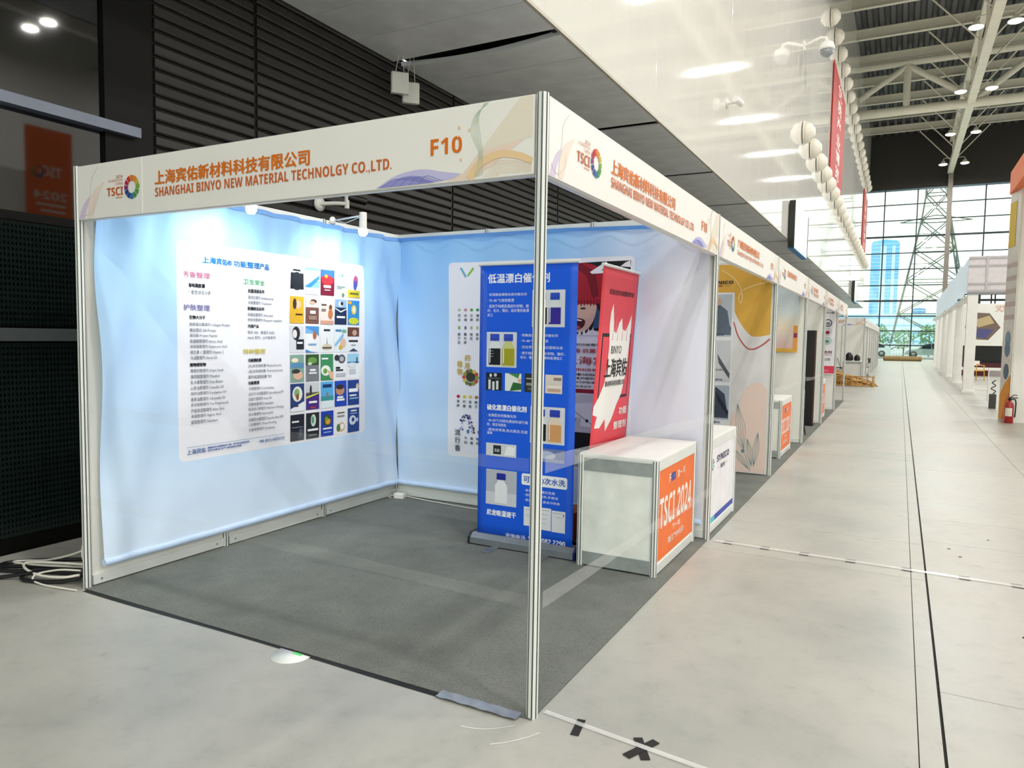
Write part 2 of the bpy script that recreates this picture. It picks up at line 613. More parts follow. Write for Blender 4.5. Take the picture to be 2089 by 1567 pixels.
class Print:
    """flat print laid out in metres (u right, v up) on a sheet; layers keep later ink in front"""

    def __init__(s, step=.0006):
        s.v, s.f, s.c = [], [], []
        s.step, s.z, s.n = step, 1, 0

    def add(s, pts, faces, col):
        c = S(col) if isinstance(col, str) else col
        b = len(s.v)
        s.n += 1
        s.v += [(p[0], p[1], s.z * s.step + s.n * 4e-5) for p in pts]
        s.c += [c] * len(pts)
        s.f += [tuple(i + b for i in f) for f in faces]

    def poly(s, pts, col):
        s.add(pts, [tuple(range(len(pts)))], col)

    def rect(s, u0, v0, u1, v1, col, nu=1, nv=1):
        pts = [(u0 + (u1 - u0) * i / nu, v0 + (v1 - v0) * j / nv) for j in range(nv + 1) for i in range(nu + 1)]
        s.add(pts, [(j * (nu + 1) + i, j * (nu + 1) + i + 1, (j + 1) * (nu + 1) + i + 1, (j + 1) * (nu + 1) + i) for j in range(nv) for i in range(nu)], col)

    def rrect(s, u0, v0, u1, v1, r, col):
        pts = []
        for cx, cy, a0 in ((u1 - r, v1 - r, 0), (u0 + r, v1 - r, 90), (u0 + r, v0 + r, 180), (u1 - r, v0 + r, 270)):
            for k in range(5):
                a = math.radians(a0 + k * 22.5)
                pts.append((cx + r * math.cos(a), cy + r * math.sin(a)))
        s.poly(pts, col)

    def ell(s, cu, cv, ru, rv, col, n=18, a0=0, a1=360):
        pts = [(cu + ru * math.cos(math.radians(a0 + (a1 - a0) * k / n)), cv + rv * math.sin(math.radians(a0 + (a1 - a0) * k / n))) for k in range(n + (a1 - a0 < 360))]
        s.poly(pts, col)

    def ring(s, cu, cv, r0, r1, a0, a1, col, n=4, ky=1):
        pts = []
        for k in range(n + 1):
            a = math.radians(a0 + (a1 - a0) * k / n)
            pts.append((cu + r1 * math.cos(a), cv + ky * r1 * math.sin(a)))
        for k in range(n, -1, -1):
            a = math.radians(a0 + (a1 - a0) * k / n)
            pts.append((cu + r0 * math.cos(a), cv + ky * r0 * math.sin(a)))
        s.poly(pts, col)

    def stroke(s, pts, w_, col, w1=None):
        """line of width w_ (tapering to w1)"""
        n = len(pts)
        w1 = w_ if w1 is None else w1
        L, Rr = [], []
        for i, p in enumerate(pts):
            a, b = pts[max(i - 1, 0)], pts[min(i + 1, n - 1)]
            dx, dy = b[0] - a[0], b[1] - a[1]
            d = math.hypot(dx, dy) or 1
            h = (w_ + (w1 - w_) * i / max(n - 1, 1)) / 2
            L.append((p[0] - dy / d * h, p[1] + dx / d * h))
            Rr.append((p[0] + dy / d * h, p[1] - dx / d * h))
        s.add(L + Rr, [(i, i + 1, n + i + 1, n + i) for i in range(n - 1)], col)

    def text(s, t, u0, v0, u1, v1, col, bold=0, off=0):
        if off:
            # heavy sans letters and digits
            t, off = ''.join(chr(0x1D5D4 + ord(c) - 65) if 'A' <= c <= 'Z' else chr(0x1D5EE + ord(c) - 97) if 'a' <= c <= 'z' else chr(0x1D7EC + ord(c) - 48) if '0' <= c <= '9' else c for c in t), 0
        vv, ff = textmesh(t, off)
        if not vv:
            return
        x0, x1 = min(p[0] for p in vv), max(p[0] for p in vv)
        y0, y1 = min(p[1] for p in vv), max(p[1] for p in vv)
        kx, ky = (u1 - u0) / (x1 - x0), (v1 - v0) / (y1 - y0)
        for dx, dy in (((0, 0),) if not bold else ((-bold, 0), (bold, 0), (0, bold * .6), (0, -bold * .6))):
            s.add([(u0 + (p[0] - x0) * kx + dx, v0 + (p[1] - y0) * ky + dy) for p in vv], ff, col)

    def build(s, name, parent, fn, m=None, sub=0):
        """fn(u, v, out) -> xyz; sub: longest edge left before the print is laid on a folded sheet"""
        me = bpy.data.meshes.new(name)
        me.from_pydata(s.v, [], s.f)
        at = me.color_attributes.new('Col', 'FLOAT_COLOR', 'POINT')
        at.data.foreach_set('color', [x for c in s.c for x in (*c, 1)])
        if sub:
            bm = bmesh.new()
            bm.from_mesh(me)
            bmesh.ops.triangulate(bm, faces=bm.faces[:])
            for _ in range(5):
                es = [e for e in bm.edges if e.calc_length() > sub]
                if not es:
                    break
                bmesh.ops.subdivide_edges(bm, edges=es, cuts=1)
                bmesh.ops.triangulate(bm, faces=[f for f in bm.faces if len(f.verts) > 3])
            bm.to_mesh(me)
            bm.free()
        for v in me.vertices:
            v.co = fn(*v.co)
        me.materials.append(m or M['ink'])
        me.update()
        o = bpy.data.objects.new(name, me)
        return link(o, parent)


def curve(pts, n=24):
    """smooth polyline through pts (Catmull-Rom)"""
    P = [Vector(p) for p in pts]
    P = [P[0] * 2 - P[1]] + P + [P[-1] * 2 - P[-2]]
    out = []
    seg = len(P) - 3
    for i in range(seg):
        a, b, c, d = P[i:i + 4]
        for k in range(n // seg + 1):
            t = k / (n // seg + 1)
            out.append(.5 * ((2 * b) + (c - a) * t + (2 * a - 5 * b + 4 * c - d) * t * t + (3 * b - a - 3 * c + d) * t ** 3))
    out.append(P[-2])
    return [tuple(p) for p in out]


def lin(a, b, n):
    return [a + (b - a) * i / n for i in range(n + 1)]


# =================================================================== THE HALL
X0, X1, Y0, Y1, ZR = -4.0885, 34.0, -32.0, 75.0, 20.8
XE, ZS = -1.985, 4.717

# ---- floor: slabs with open joints over a dark bed
fl = MB().box(X0 - .3, Y0, -.12, X1, Y1 + .2, -.012).build('floor', M['dark'])
tag(fl, 'pale grey painted concrete hall floor', 'floor', kind='structure')


def slab(x0, y0, x1, y1):
    MB().box(x0, y0, -.011, x1, y1, 0).build('floor_slab', M['floor'], fl)


g = .004
rowsL = [Y0, -26, -12.5, -6.9, 2.81, 3.77, 8.20, 8.78, 14.2, 15.1, 20.4, 26.0, 27.0, 34, 41, 48, 56, 65, Y1]
for a, b in zip(rowsL, rowsL[1:]):
    slab(X0, a + g / 2, 1.395, b - g / 2)
    slab(1.399, a + g / 2, 1.480, b - g / 2)
rowsR = [Y0, -27, -14.2, -8.3, -3.2, 1.1, 3.9, 4.75, 7.6, 10.4, 11.2, 15.6, 20.1, 24.5, 29, 36, 43, 50, 58, 66, Y1]
colsR = [1.490, 2.62, 5.1, 7.6, 12.6, 17.6, X1]
for ci, (xa, xb) in enumerate(zip(colsR, colsR[1:])):
    rr = rowsR if ci % 2 == 0 else [r + (1.3 if 0 < i < len(rowsR) - 1 else 0) for i, r in enumerate(rowsR)]
    if ci > 2:
        rr = rr[::3] + ([rr[-1]] if (len(rr) - 1) % 3 else [])
    for a, b in zip(rr, rr[1:]):
        slab(xa + g / 2, a + g / 2, xb - g / 2, b - g / 2)

# ---- upper white wall of panels over the soffit
wl = MB().box(XE - .12, Y0, ZS + .03, XE - .016, Y1, ZR).build('wall_left', M['dark'])
tag(wl, 'tall glossy white panelled wall above the booths', 'wall', kind='structure')
pm = MB().box(0, .003, 0, .016, 1.217, ZR - ZS - .04, c=.003).mesh('wall_panel', M['wallwhite'])
k = 0
y = 4.08 - 1.22 * 36
while y < Y1 - .6:
    inst('wall_panel', pm, wl, (XE - .016, y, ZS + .035))
    y += 1.22
tr = MB().box(XE - .03, Y0, ZS - .004, XE + .004, Y1, ZS + .032).build('trim_1', mat('beige_edge_trim', '#b9b2a2', .4))
tag(tr, 'thin beige edge trim along the soffit', 'trim', kind='structure')

# ---- soffit of grey metal panels
sf = MB().box(X0, Y0, ZS + .10, XE - .1, Y1, ZS + .14).build('soffit', M['dark'])
tag(sf, 'grey metal panel soffit under the white wall', 'soffit', kind='structure')
PW = .678
spm = MB().box(X0 + .01, .004, 0, XE - .034, PW - .004, .02, c=.004).mesh('soffit_panel', M['soffit'])
per = 3.535
for n in range(-8, 20):
    base = 4.52 + n * per
    for j in range(5):
        yy = base + j * PW
        if yy < Y0 or yy > Y1 - .7:
            continue
        if n == 0 and j == 0:
            # the sagging panel beside the wide gap
            def sag(u, v):
                x = X0 + .01 + (XE - .034 - X0 - .01) * u
                return (x, yy + .004 + (PW - .008) * v, ZS - .055 * math.sin(PI * u) * (1 - v) ** 2)
            mb = MB().sheet(sag, lin(0, 1, 14), lin(0, 1, 6))
            mb.sheet(lambda u, v: (sag(u, v)[0], sag(u, v)[1], sag(u, v)[2] + .012), lin(0, 1, 14), lin(0, 1, 6))
            mb.sheet(lambda u, v: (sag(u, 0)[0], sag(u, 0)[1], sag(u, 0)[2] + .05 * v), lin(0, 1, 14), [0, 1])
            mb.build('soffit_panel', M['soffit'], sf)
            continue
        inst('soffit_panel', spm, sf, (0, yy, ZS))

# ---- recessed black ribbed wall under the soffit
wr = MB().box(X0 - .15, 1.28, 0, X0 - .03, Y1, ZS + .1).build('wall_recess', M['dark'])
tag(wr, 'black horizontally ribbed wall behind the booths', 'wall', kind='structure')
bays = [1.28, 2.33, 5.68, 9.03, 12.38, 15.73]
for a, b in zip(bays, bays[1:]):
    sm_ = MB().prism([(X0 - .03, 0), (X0 - .006, .004), (X0, .016), (X0, .074), (X0 - .012, .086), (X0 - .03, .088)], a + .02, b - .02, 'y').mesh('slat', M['slat'])
    z = 2.22 if a < 9.1 else 3.2
    while z < ZS - .02:
        inst('slat', sm_, wr, (0, 0, z))
        z += .1025
    MB().box(X0 - .03, b - .02, 0, X0 - .012, b + .02, ZS).build('bay_joint', M['blackframe'], wr)
mb = MB()
z = .06
while z < ZS:
    if z < 2.2:
        mb.box(X0 - .03, 1.3, z, X0, 15.7, z + .085)
    mb.box(X0 - .03, 15.75, z, X0, Y1, z + .085)
    z += .1025
tag(mb.build('slat_cladding', M['slat'], wr), kind='stuff')

# ---- dark glazing at the left edge: mirror glass over perforated panels
w1 = MB().box(X0 - .2, Y0, 0, X0 - .06, .88, ZS + .1).build('window_1', M['blackframe'])
tag(w1, 'dark mirror glass front with perforated panels below', 'window', kind='structure')
MB().box(X0 - .06, Y0, 3.13, X0 - .045, .88, ZS).build('pane', M['glassdark'], w1)
MB().box(X0 - .06, Y0, 2.36, X0 - .045, .88, 3.05).build('pane', M['glassdark'], w1)
MB().box(X0 - .06, Y0, 1.57, X0 - .04, .88, 2.30).build('perforated_panel', M['perf'], w1)
MB().box(X0 - .06, Y0, .10, X0 - .04, .88, 1.46).build('perforated_panel', M['perf'], w1)
MB().box(X0 - .06, Y0, 1.47, X0 - .02, .88, 1.56).build('mid_rail', M['grey_metal'], w1)
MB().box(X0 - .06, Y0, 2.30, X0 - .03, .88, 2.36).build('mid_rail', M['blackframe'], w1)
MB().box(X0 - .06, Y0, 3.055, X0 + .05, 1.135, 3.13).build('window_sill', M['sill'], w1)
MB().box(X0 - .06, Y0, 0, X0 - .02, .88, .10).build('kick_plate', M['blackframe'], w1)
for yy in (.88, -2.4, -5.7, -9, -12.3):
    MB().box(X0 - .2, yy, 0, X0 - .01, yy + (.40 if yy > 0 else .12), ZS).build('mullion', M['blackframe'], w1)

# ---- outer walls out of view (they close the hall; the rear glazing is assumed)
tag(MB().box(X1, Y0, 0, X1 + .3, Y1, ZR).build('wall_right', M['white']), 'plain white far side wall of the hall', 'wall', kind='structure')
wq = MB().box(X0 - .3, Y0 - .3, 15.7, X1, Y0, ZR + .4).build('wall_rear', M['bulk'])
tag(wq, 'dark bulkhead over the added rear glazing behind the viewer', 'wall', kind='structure')
w3 = MB().box(X0 - .3, Y0 - .12, 0, X1, Y0, .12).build('added_window', M['mullion'])  # assumed glazing, added so daylight reaches the faces turned to the viewer
tag(w3, 'assumed full height glazed end wall behind the viewer, added for its daylight', 'window', kind='structure')
nx = 13
for k in range(nx):
    xa, xb = X0 + (X1 - X0) * k / nx, X0 + (X1 - X0) * (k + 1) / nx
    MB().box(xa - .055, Y0 - .12, .12, xa + .055, Y0, 15.7).build('mullion', M['mullion'], w3)
    for z0, z1 in ((.12, 4), (4, 8), (8, 12), (12, 15.7)):
        MB().box(xa + .055, Y0 - .07, z0, xb - .055, Y0 - .05, z1 - .06).build('pane', M['pane'], w3)
for z1 in (4, 8, 12):
    MB().box(X0, Y0 - .1, z1 - .06, X1, Y0 - .02, z1).build('transom', M['mullion'], w3)

# ---- far glazed front
XG = 21.5
GZ = [0, 1.25, 2.6, 3.98, 5.42, 6.88, 8.36, 9.86, 11.4, 12.9, 14.35, 15.7]
wf = MB().box(X0, Y1, 15.75, XG, Y1 + .3, ZR + .4).build('wall_far', M['bulk'])
tag(wf, 'dark grey bulkhead over the far glazing', 'wall', kind='structure')
MB().box(XG, Y1, 0, X1, Y1 + .3, ZR + .4).build('side_wall', M['white'], wf)
w2 = MB().box(X0, Y1 - .02, 15.62, XG, Y1 + .12, 15.78).build('window_2', mat('pale_blue_head_trim', '#6d8794', .4))
tag(w2, 'full height glazed end wall with dark mullions', 'window', kind='structure')
gx = [X0, -.6, 2.1, 4.75, 7.4, 10.05, 12.8, 15.55, 18.3, XG]
for x in gx[1:-1]:
    MB().box(x - .055, Y1 - .06, 0, x + .055, Y1 + .06, 15.7).build('mullion', M['mullion'], w2)
for i, z in enumerate(GZ[:-1]):
    h = .09 if i in (4, 8) else .05
    MB().box(X0, Y1 - .05, max(z - h, 0), XG, Y1 + .05, z + h).build('transom', M['mullion'], w2)
for a, b in zip(gx, gx[1:]):
    for z0, z1 in zip(GZ, GZ[1:]):
        MB().box(a + .05, Y1 - .008, z0 + .05, b - .05, Y1 + .008, z1 - .05).build('pane', M['pane'], w2)
# tall wind mast in front of the glass
MB().box(4.42, Y1 - .75, 0, 4.80, Y1 - .35, 17.0).build('mast', mat('mast_grey_paint', '#857f76', .5), w2)

# ---- roof: ribbed deck, purlins, trusses
ce = MB()
n_r = int((X1 - X0) / .62)
prof = []
for i in range(n_r):
    x = X0 + i * .62
    prof += [(x, ZR + .22), (x + .2, ZR + .22), (x + .3, ZR), (x + .52, ZR)]
prof.append((X1, ZR + .22))
vv = [(a, Y0, b) for a, b in prof] + [(a, Y1 + .3, b) for a, b in prof]
n = len(prof)
ce.add(vv, [(i, i + 1, n + i + 1, n + i) for i in range(n - 1)])
ce.box(X0 - .3, Y0 - .3, ZR + .4, X1 + .3, Y1 + .5, ZR + .6)
ce = ce.build('ceiling', M['deck'])
tag(ce, 'dark ribbed metal roof deck of the hall', 'ceiling', kind='structure')
ibeam = [(-.13, -.62), (.13, -.62), (.13, -.57), (.03, -.57), (.03, -.05), (.13, -.05), (.13, 0), (-.13, 0), (-.13, -.05), (-.03, -.05), (-.03, -.57), (-.13, -.57)]
pum = MB().prism(ibeam, XE - .1, X1, 'x').mesh('purlin', M['beige_steel'])
py = [39.0 + 4.65 * k for k in range(-13, 8)]
for yv in py:
    if Y0 < yv < Y1 - .5:
        inst('purlin', pum, ce, (0, yv, ZR - .005))
ZB = 16.9                                                       # bottom chord level
for ty in (53.0, 25.0, -3.0):
    t = bpy.data.objects.new('roof_truss', None)
    link(t, ce)
    MB().tube([(XE - .1, ty, ZB), (X1, ty, ZB)], .30, 10).build('bottom_chord', M['beige_steel'], t)
    MB().tube([(XE - .1, ty, 20.0), (X1, ty, 20.0)], .24, 10).build('top_chord', M['beige_steel'], t)
    for xc in (0.9, 13, 25):
        MB().tube([(xc, ty, ZB), (xc, ty, 20.0)], .22, 8).build('truss_post', M['beige_steel'], t)
        for sgn in (-1, 1):
            ex = max(xc + sgn * 3.9, XE)
            MB().tube([(xc, ty, 19.8), (ex, ty, ZB + .2 if sgn > 0 else ZB + 1.0)], .20, 8).build('truss_diagonal', M['beige_steel'], t)
    for xa in (4.55, 8.5, 16.5, 20.5):
        MB().tube([(xa, ty, ZB), (xa + 3.9, ty, 19.9)], .20, 8).build('truss_diagonal', M['beige_steel'], t)
for bx in (4.55, 16.6, 28.6):
    t = bpy.data.objects.new('long_girder', None)
    link(t, ce)
    MB().box(bx - .22, Y0, ZB - .1, bx + .22, Y1 - .4, ZB + .42).build('lower_beam', M['beige_steel'], t)
    MB().box(bx - .16, Y0, 19.7, bx + .16, Y1, 20.1).build('upper_beam', M['beige_steel'], t)
    for yv in py:
        if Y0 < yv < Y1 - .5:
            MB().beam((bx, yv, ZB + .3), (bx, yv, 20.0), .16).build('hanger_post', M['beige_steel'], t)
        if 30 < yv < Y1 - 1 and bx < 6:
            for sgn in (-1, 1):
                MB().tube([(bx, yv, ZB + .3), (bx + sgn * 2.6, yv + .1, 20.1)], .045, 6).build('stay_rod', M['beige_steel'], t)


# ---- high bay lamps in pairs along the girders
def make_lamp():
    t = thing('high_bay_lamp', 'lit high bay lamp on the near girder, overhead out of the picture', 'lamp', group='high bay lamps on the near girder')
    MB().lathe([(.05, .30), (.12, .28), (.16, .16), (.34, .02), (.34, 0)], n=14).build('housing', M['beige_steel'], t)
    MB().lathe([(.31, -.005), (.31, -.03), (.22, -.07), (.05, -.08)], n=14).build('lens', M['lamp'], t)
    MB().tube([(0, 0, .28), (0, 0, .45), (-.1, 0, .5), (-.60, 0, .5)], .025, 6).build('hanger', M['beige_steel'], t)
    return t


lamp0 = make_lamp()
first = True
ld = bpy.data.lights.new('high_bay_light', 'AREA')
ld.shape = 'DISK'
ld.size = .6
ld.energy = LAMP_W / 2
ld.color = (1.0, .985, .96)
rows = ['last', 'third', 'second', 'first']
for bx in (4.55, 16.6, 28.6):
    for kk in range(-3, 8):
        for sgn in (-1, 1):
            o = lamp0 if first else copy_tree(lamp0)
            first = False
            o.rotation_euler = (0, 0, 0 if sgn > 0 else PI)
            o.location = (bx + sgn * .78, -1.4 + 10.1 * kk, ZB - .35)
            if bx < 5 and kk >= 4:
                o['label'] = 'lit high bay lamp %s of the pale girder, %s pair from the far glazing' % ('left' if sgn < 0 else 'right', ['fourth', 'third', 'second', 'first'][kk - 4])
            elif bx > 5:
                o['label'] = 'lit high bay lamp on a farther girder, out of the picture'
                o['group'] = 'high bay lamps on the farther girders'
            lo = bpy.data.objects.new('high_bay_light', ld)
            lo.location = (0, 0, -.1)
            link(lo, o)


# ---- rows of ball nozzles on the white wall
def make_nozzle(r):
    t = thing('air_nozzle', 'round white air jet nozzle in the row on the white wall', 'nozzle', group='air jet nozzles')
    MB().lathe([(r * .9, .02), (r, .03), (r, .06), (r * .85, .075)], n=14, axis='x').build('flange', M['ivory'], t)
    pr = [(r * .85, .06)] + [(r * .9 * math.cos(a), .12 + r * .62 * math.sin(a)) for a in (-.1, .3, .65, .95)] + [(r * .40, .12 + r * .62), (r * .30, .14 + r * .62)]
    MB().lathe(pr, n=14, axis='x').build('ball', M['ivory'], t)
    return t


nz0 = make_nozzle(.40)
first = True
for row, (ys, ye, zz, st) in enumerate(((24.3, 73, 8.62, 2.3), (32.0, 73, 15.4, 2.3))):
    yv = ys
    while yv < ye:
        o = nz0 if first else copy_tree(nz0)
        first = False
        o.location = (XE, yv, zz)
        nn = int(round((yv - ys) / st))
        if row:
            o['label'] = 'white air jet nozzle at the far end of the upper row'
            o['group'] = 'air jet nozzles of the high row'
        else:
            o['label'] = 'white air jet nozzle at the far end of the lower row'
            o['group'] = 'air jet nozzles of the low row'
        if nn < 10:
            o['label'] = '%s white air jet nozzle from the near end of the %s row' % (['first', 'second', 'third', 'fourth', 'fifth', 'sixth', 'seventh', 'eighth', 'ninth', 'tenth'][nn], 'upper' if row else 'lower')
        yv += st

# ---- red vertical banners on the white wall
for y0_, y1_, z0_, z1_, lab in ((34.0, 41.2, 9.3, 14.3, 'tall red vertical banner with white characters, the nearer one'), (65.0, 71.5, 9.3, 14.3, 'narrow red vertical banner far down the white wall')):
    t = thing('wall_banner', lab, 'banner', (XE, y0_, z0_))
    L, Hh = y1_ - y0_, z1_ - z0_
    MB().box(.02, 0, 0, .06, L, Hh).build('cloth', M['red'], t)
    p = Print(.004)
    for j, ch in enumerate('优质产业博览'[:6]):
        p.text(ch, L * .36, Hh - .75 - j * .78, L * .66, Hh - .15 - j * .78, '#f3e9e2', .02)
    p.build('printed_lettering', t, lambda u, v, o: (.062 + o, u, v))

# ---- blade signs at the soffit edge
for y0_, lab in ((21.6, 'pale wall sign box with a black end at the soffit edge, nearer of two'), (55.0, 'pale wall sign box with a black end far down the soffit edge')):
    t = thing('wall_sign', lab, 'sign', (XE, y0_, 4.45))
    MB().box(.02, 0, 0, .20, .06, 1.45).build('end_face', M['black'], t)
    MB().box(.02, .06, 0, .19, 3.6, 1.45).build('body', M['sign_face'], t)
    MB().box(.02, .06, -.03, .20, 3.6, 0).build('bottom_edge', M['blue_deep'], t)
    MB().box(.02, 3.6, 0, .20, 3.66, 1.45).build('end_face', M['black'], t)

# ---- cameras on walls
t = thing('dome_camera', 'white dome camera on an arm on the white wall', 'camera', (XE, 23.7, 11.3))
MB().tube([(0, 0, 0), (.5, 0, .18), (.66, 0, .15), (.7, 0, .02)], .05, 8).build('arm', M['white'], t)
MB().lathe([(.06, .0), (.2, -.08), (.24, -.22), (.24, -.30)], (.7, 0, .05), 14).build('housing', M['white'], t)
MB().lathe([(.22, -.30), (.2, -.42), (.12, -.5), (.03, -.53)], (.7, 0, .05), 14).build('dome', mat('smoked_dome', '#8e9499', .1), t)
MB().box(-.0, -.09, -.14, .03, .09, .14).build('wall_plate', M['white'], t)
t = thing('bullet_camera', 'small white bullet camera on the white wall', 'camera', (XE, 12.34, 6.22))
MB().lathe([(.09, 0), (.09, .03)], n=12, axis='x').build('wall_plate', M['white'], t)
MB().tube([(.02, 0, 0), (.16, 0, .0), (.2, .02, .03)], .03, 8).build('arm', M['white'], t)
MB().tube([(.18, -.06, .05), (.24, .22, .02)], .065, 10).build('body', M['white'], t)
t = thing('wall_camera', 'dark camera on a white bracket against the black ribbed wall', 'camera', (X0 + .002, 3.15, 2.885))
MB().lathe([(.075, 0), (.075, .02), (.03, .03)], n=16, axis='x').build('wall_plate', M['white'], t)
MB().tube([(.02, 0, 0), (.12, .10, .015), (.2, .2, .02)], .022, 8).build('arm', M['white'], t)
MB().tube([(.2, .2, -.03), (.2, .2, .10)], .026, 8).build('joint', M['white'], t)
MB().tube([(.2, .2, .09), (.26, .42, .075)], .04, 10).build('body', M['black'], t)

# ---- pair of white boxes hung from the soffit
for dy, dz, lab in ((0, 0, 'white hanging antenna box under the soffit, the larger higher one'), (.21, -.05, 'white hanging antenna box under the soffit, the lower one')):
    t = thing('antenna_box', lab, 'antenna', (-3.9, 4.26 + dy, 4.42 + dz), -.75)
    MB().box(-.03, -.10, -.125, .03, .10, .115, c=.012).build('box', M['white'], t)
    MB().tube([(0, .05, .09), (.01, .03, ZS + .1 - 4.42 - dz)], .004, 5).build('cord', M['cable'], t)
    MB().tube([(0, -.05, .09), (.01, .0, ZS + .1 - 4.42 - dz)], .004, 5).build('cord', M['cable'], t)


# =================================================================== THE BOOTHS
W, D, H, HF = 3.0, 3.04, 2.5, .30
FZ0, FZ1 = H - HF - .008, H - .005


def post_mesh(name, h, r=.0245):
    pts, dark = [], []
    for k in range(8):
        for da, rr in ((-15, r), (15, r), (16.5, r * .6), (28.5, r * .6)):
            a = math.radians(45 * k + da)
            pts.append((rr * math.cos(a), rr * math.sin(a)))
            dark.append(da >= 15)
    mb = MB().prism(pts, 0, h)
    n_ = len(pts)
    for i in range(n_):
        mb.m[2 + i] = 1 if dark[i] else 0
    return mb.mesh(name, [M['alu'], M['alu_dark']])


POST = post_mesh('post', H)
POSTC = post_mesh('counter_post', .76)


def swirl_right(p, L):
    """printed ribbons at the right end of a fascia"""
    a = L
    p.z = 1
    p.poly([(a - .40, FZ0 + .003), (a - .32, FZ0 + .03), (a - .20, FZ0 + .15), (a - .06, FZ1 - .003), (a - .003, FZ1 - .003), (a - .003, FZ1 - .14), (a - .16, FZ0 + .06), (a - .27, FZ0 + .003)], '#f1d9cb')
    p.poly([(a - .24, FZ0 + .11), (a - .06, FZ1 - .003), (a - .003, FZ1 - .003), (a - .003, FZ1 - .16), (a - .10, FZ0 + .13)], '#ece2d2')
    p.z = 2
    c = curve([(a - .77, FZ0 + .004), (a - .66, FZ0 + .05), (a - .53, FZ0 + .065), (a - .42, FZ0 + .045), (a - .33, FZ0 + .03)])
    d = curve([(a - .36, FZ0 + .015), (a - .44, FZ0 + .006), (a - .55, FZ0 + .004), (a - .7, FZ0 + .003)])
    p.poly(c + d, '#c6c3ea')
    p.z = 3
    c = curve([(a - .76, FZ0 + .004), (a - .68, FZ0 + .03), (a - .57, FZ0 + .042), (a - .46, FZ0 + .004)])
    p.poly(c, '#9a9ad6')
    p.z = 4
    for k in range(5):
        p.stroke(curve([(a - .74 + .05 * k, FZ0 + .004), (a - .66 + .04 * k, FZ0 + .035), (a - .5 + .02 * k, FZ0 + .008)]), .0018, '#6f70bd')
    c = curve([(a - .29, FZ0 + .005), (a - .24, FZ0 + .06), (a - .15, FZ0 + .09), (a - .06, FZ0 + .075), (a - .004, FZ0 + .05)])
    p.stroke(c, .035, '#f0cfa2', .024)
    p.z = 5
    for k in range(7):
        p.stroke(curve([(a - .22 + .012 * k, FZ0 + .004), (a - .15, FZ0 + .062 - .008 * k), (a - .004, FZ0 + .045 - .006 * k)]), .0014, '#e3c795')
    for k in range(6):
        dx = .004 * k
        p.stroke(curve([(a - .20 - dx, FZ1 - .004), (a - .265 + dx, FZ1 - .05), (a - .28 + dx * 2, FZ1 - .12), (a - .245 + dx, FZ1 - .2), (a - .265 + dx * 2, FZ0 + .01)]), .0016, '#b5cdb6')
    for x, z, r in ((.34, .215, .007), (.29, .20, .006), (.255, .23, .004), (.33, .085, .006), (.345, .18, .004)):
        p.ell(a - x, FZ0 + z, r, r, '#eccaa6', 10)


def swirl_left(p):
    p.z = 1
    p.poly(curve([(.004, FZ0 + .004), (.03, FZ0 + .05), (.07, FZ0 + .10), (.12, FZ0 + .13)]) + curve([(.10, FZ0 + .09), (.07, FZ0 + .04), (.06, FZ0 + .004)]), '#d9cbe6')
    p.z = 2
    p.poly(curve([(.09, FZ0 + .004), (.10, FZ0 + .08), (.15, FZ0 + .15), (.25, FZ0 + .20)]) + curve([(.2, FZ0 + .14), (.16, FZ0 + .06), (.13, FZ0 + .01)]), '#f2e0d4')
    p.stroke(curve([(.19, FZ1 - .02), (.13, FZ1 - .08), (.12, FZ1 - .15), (.10, FZ1 - .2)]), .004, '#dfe0d3')
    p.z = 3
    p.stroke(curve([(.02, FZ0 + .05), (.07, FZ0 + .02), (.14, FZ0 + .05), (.16, FZ0 + .11)]), .004, '#e6cdd0')


RING = ['#e2741c', '#e58a2a', '#c9b13a', '#7da63c', '#4f9a48', '#3f8f4c', '#2f6fa8', '#1e4f9b', '#24418f', '#8a2f7a', '#b8224c', '#c5352c']


def logo_ring(p, cu, cv, ru, ky=1.0):
    for k in range(12):
        a = 90 - k * 30
        p.ring(cu, cv, ru * .52, ru, a - 12.5, a + 12.5, RING[k], 4, ky)


def fascia_print(parent, fn, L, cn, en, num, cnw=1.10, enw=1.575, detail=True):
    p = Print(.0005)
    swirl_right(p, L)
    p.build('printed_pattern', parent, fn)
    p = Print(.0005)
    swirl_left(p)
    p.build('printed_pattern', parent, fn)
    p = Print(.0005)
    p.z = 6
    col = '#df7420'
    colt = '#cf6a34'
    p.text('TSCI', .272, FZ0 + .112, .415, FZ0 + .158, '#c9622b', 0, .012)
    p.text('2024', .355, FZ0 + .205, .415, FZ0 + .222, '#b9793f')
    if detail:
        p.text('浙江国际纺织印染', .285, FZ0 + .188, .415, FZ0 + .201, '#cf7d4a')
        p.text('工业博览会', .345, FZ0 + .168, .415, FZ0 + .183, '#cf7d4a')
        p.rect(.35, FZ0 + .098, .41, FZ0 + .103, '#e0a684')
    logo_ring(p, .492, FZ0 + .148, .064, 1.0)
    p.build('printed_logo', parent, fn)
    p = Print(.0005)
    p.z = 6
    p.text(cn, .687, FZ0 + .143, .687 + cnw, FZ0 + .215, col, .0028)
    p.build('printed_company_name', parent, fn)
    p = Print(.0005)
    p.z = 6
    p.text(en, .687, FZ0 + .073, .687 + enw, FZ0 + .128, colt, 0, .012)
    p.build('printed_company_name', parent, fn)
    p = Print(.0005)
    p.z = 6
    p.text(num, 2.465, FZ0 + .115, 2.62, FZ0 + .183, col, 0, .01)
    p.build('printed_number', parent, fn)


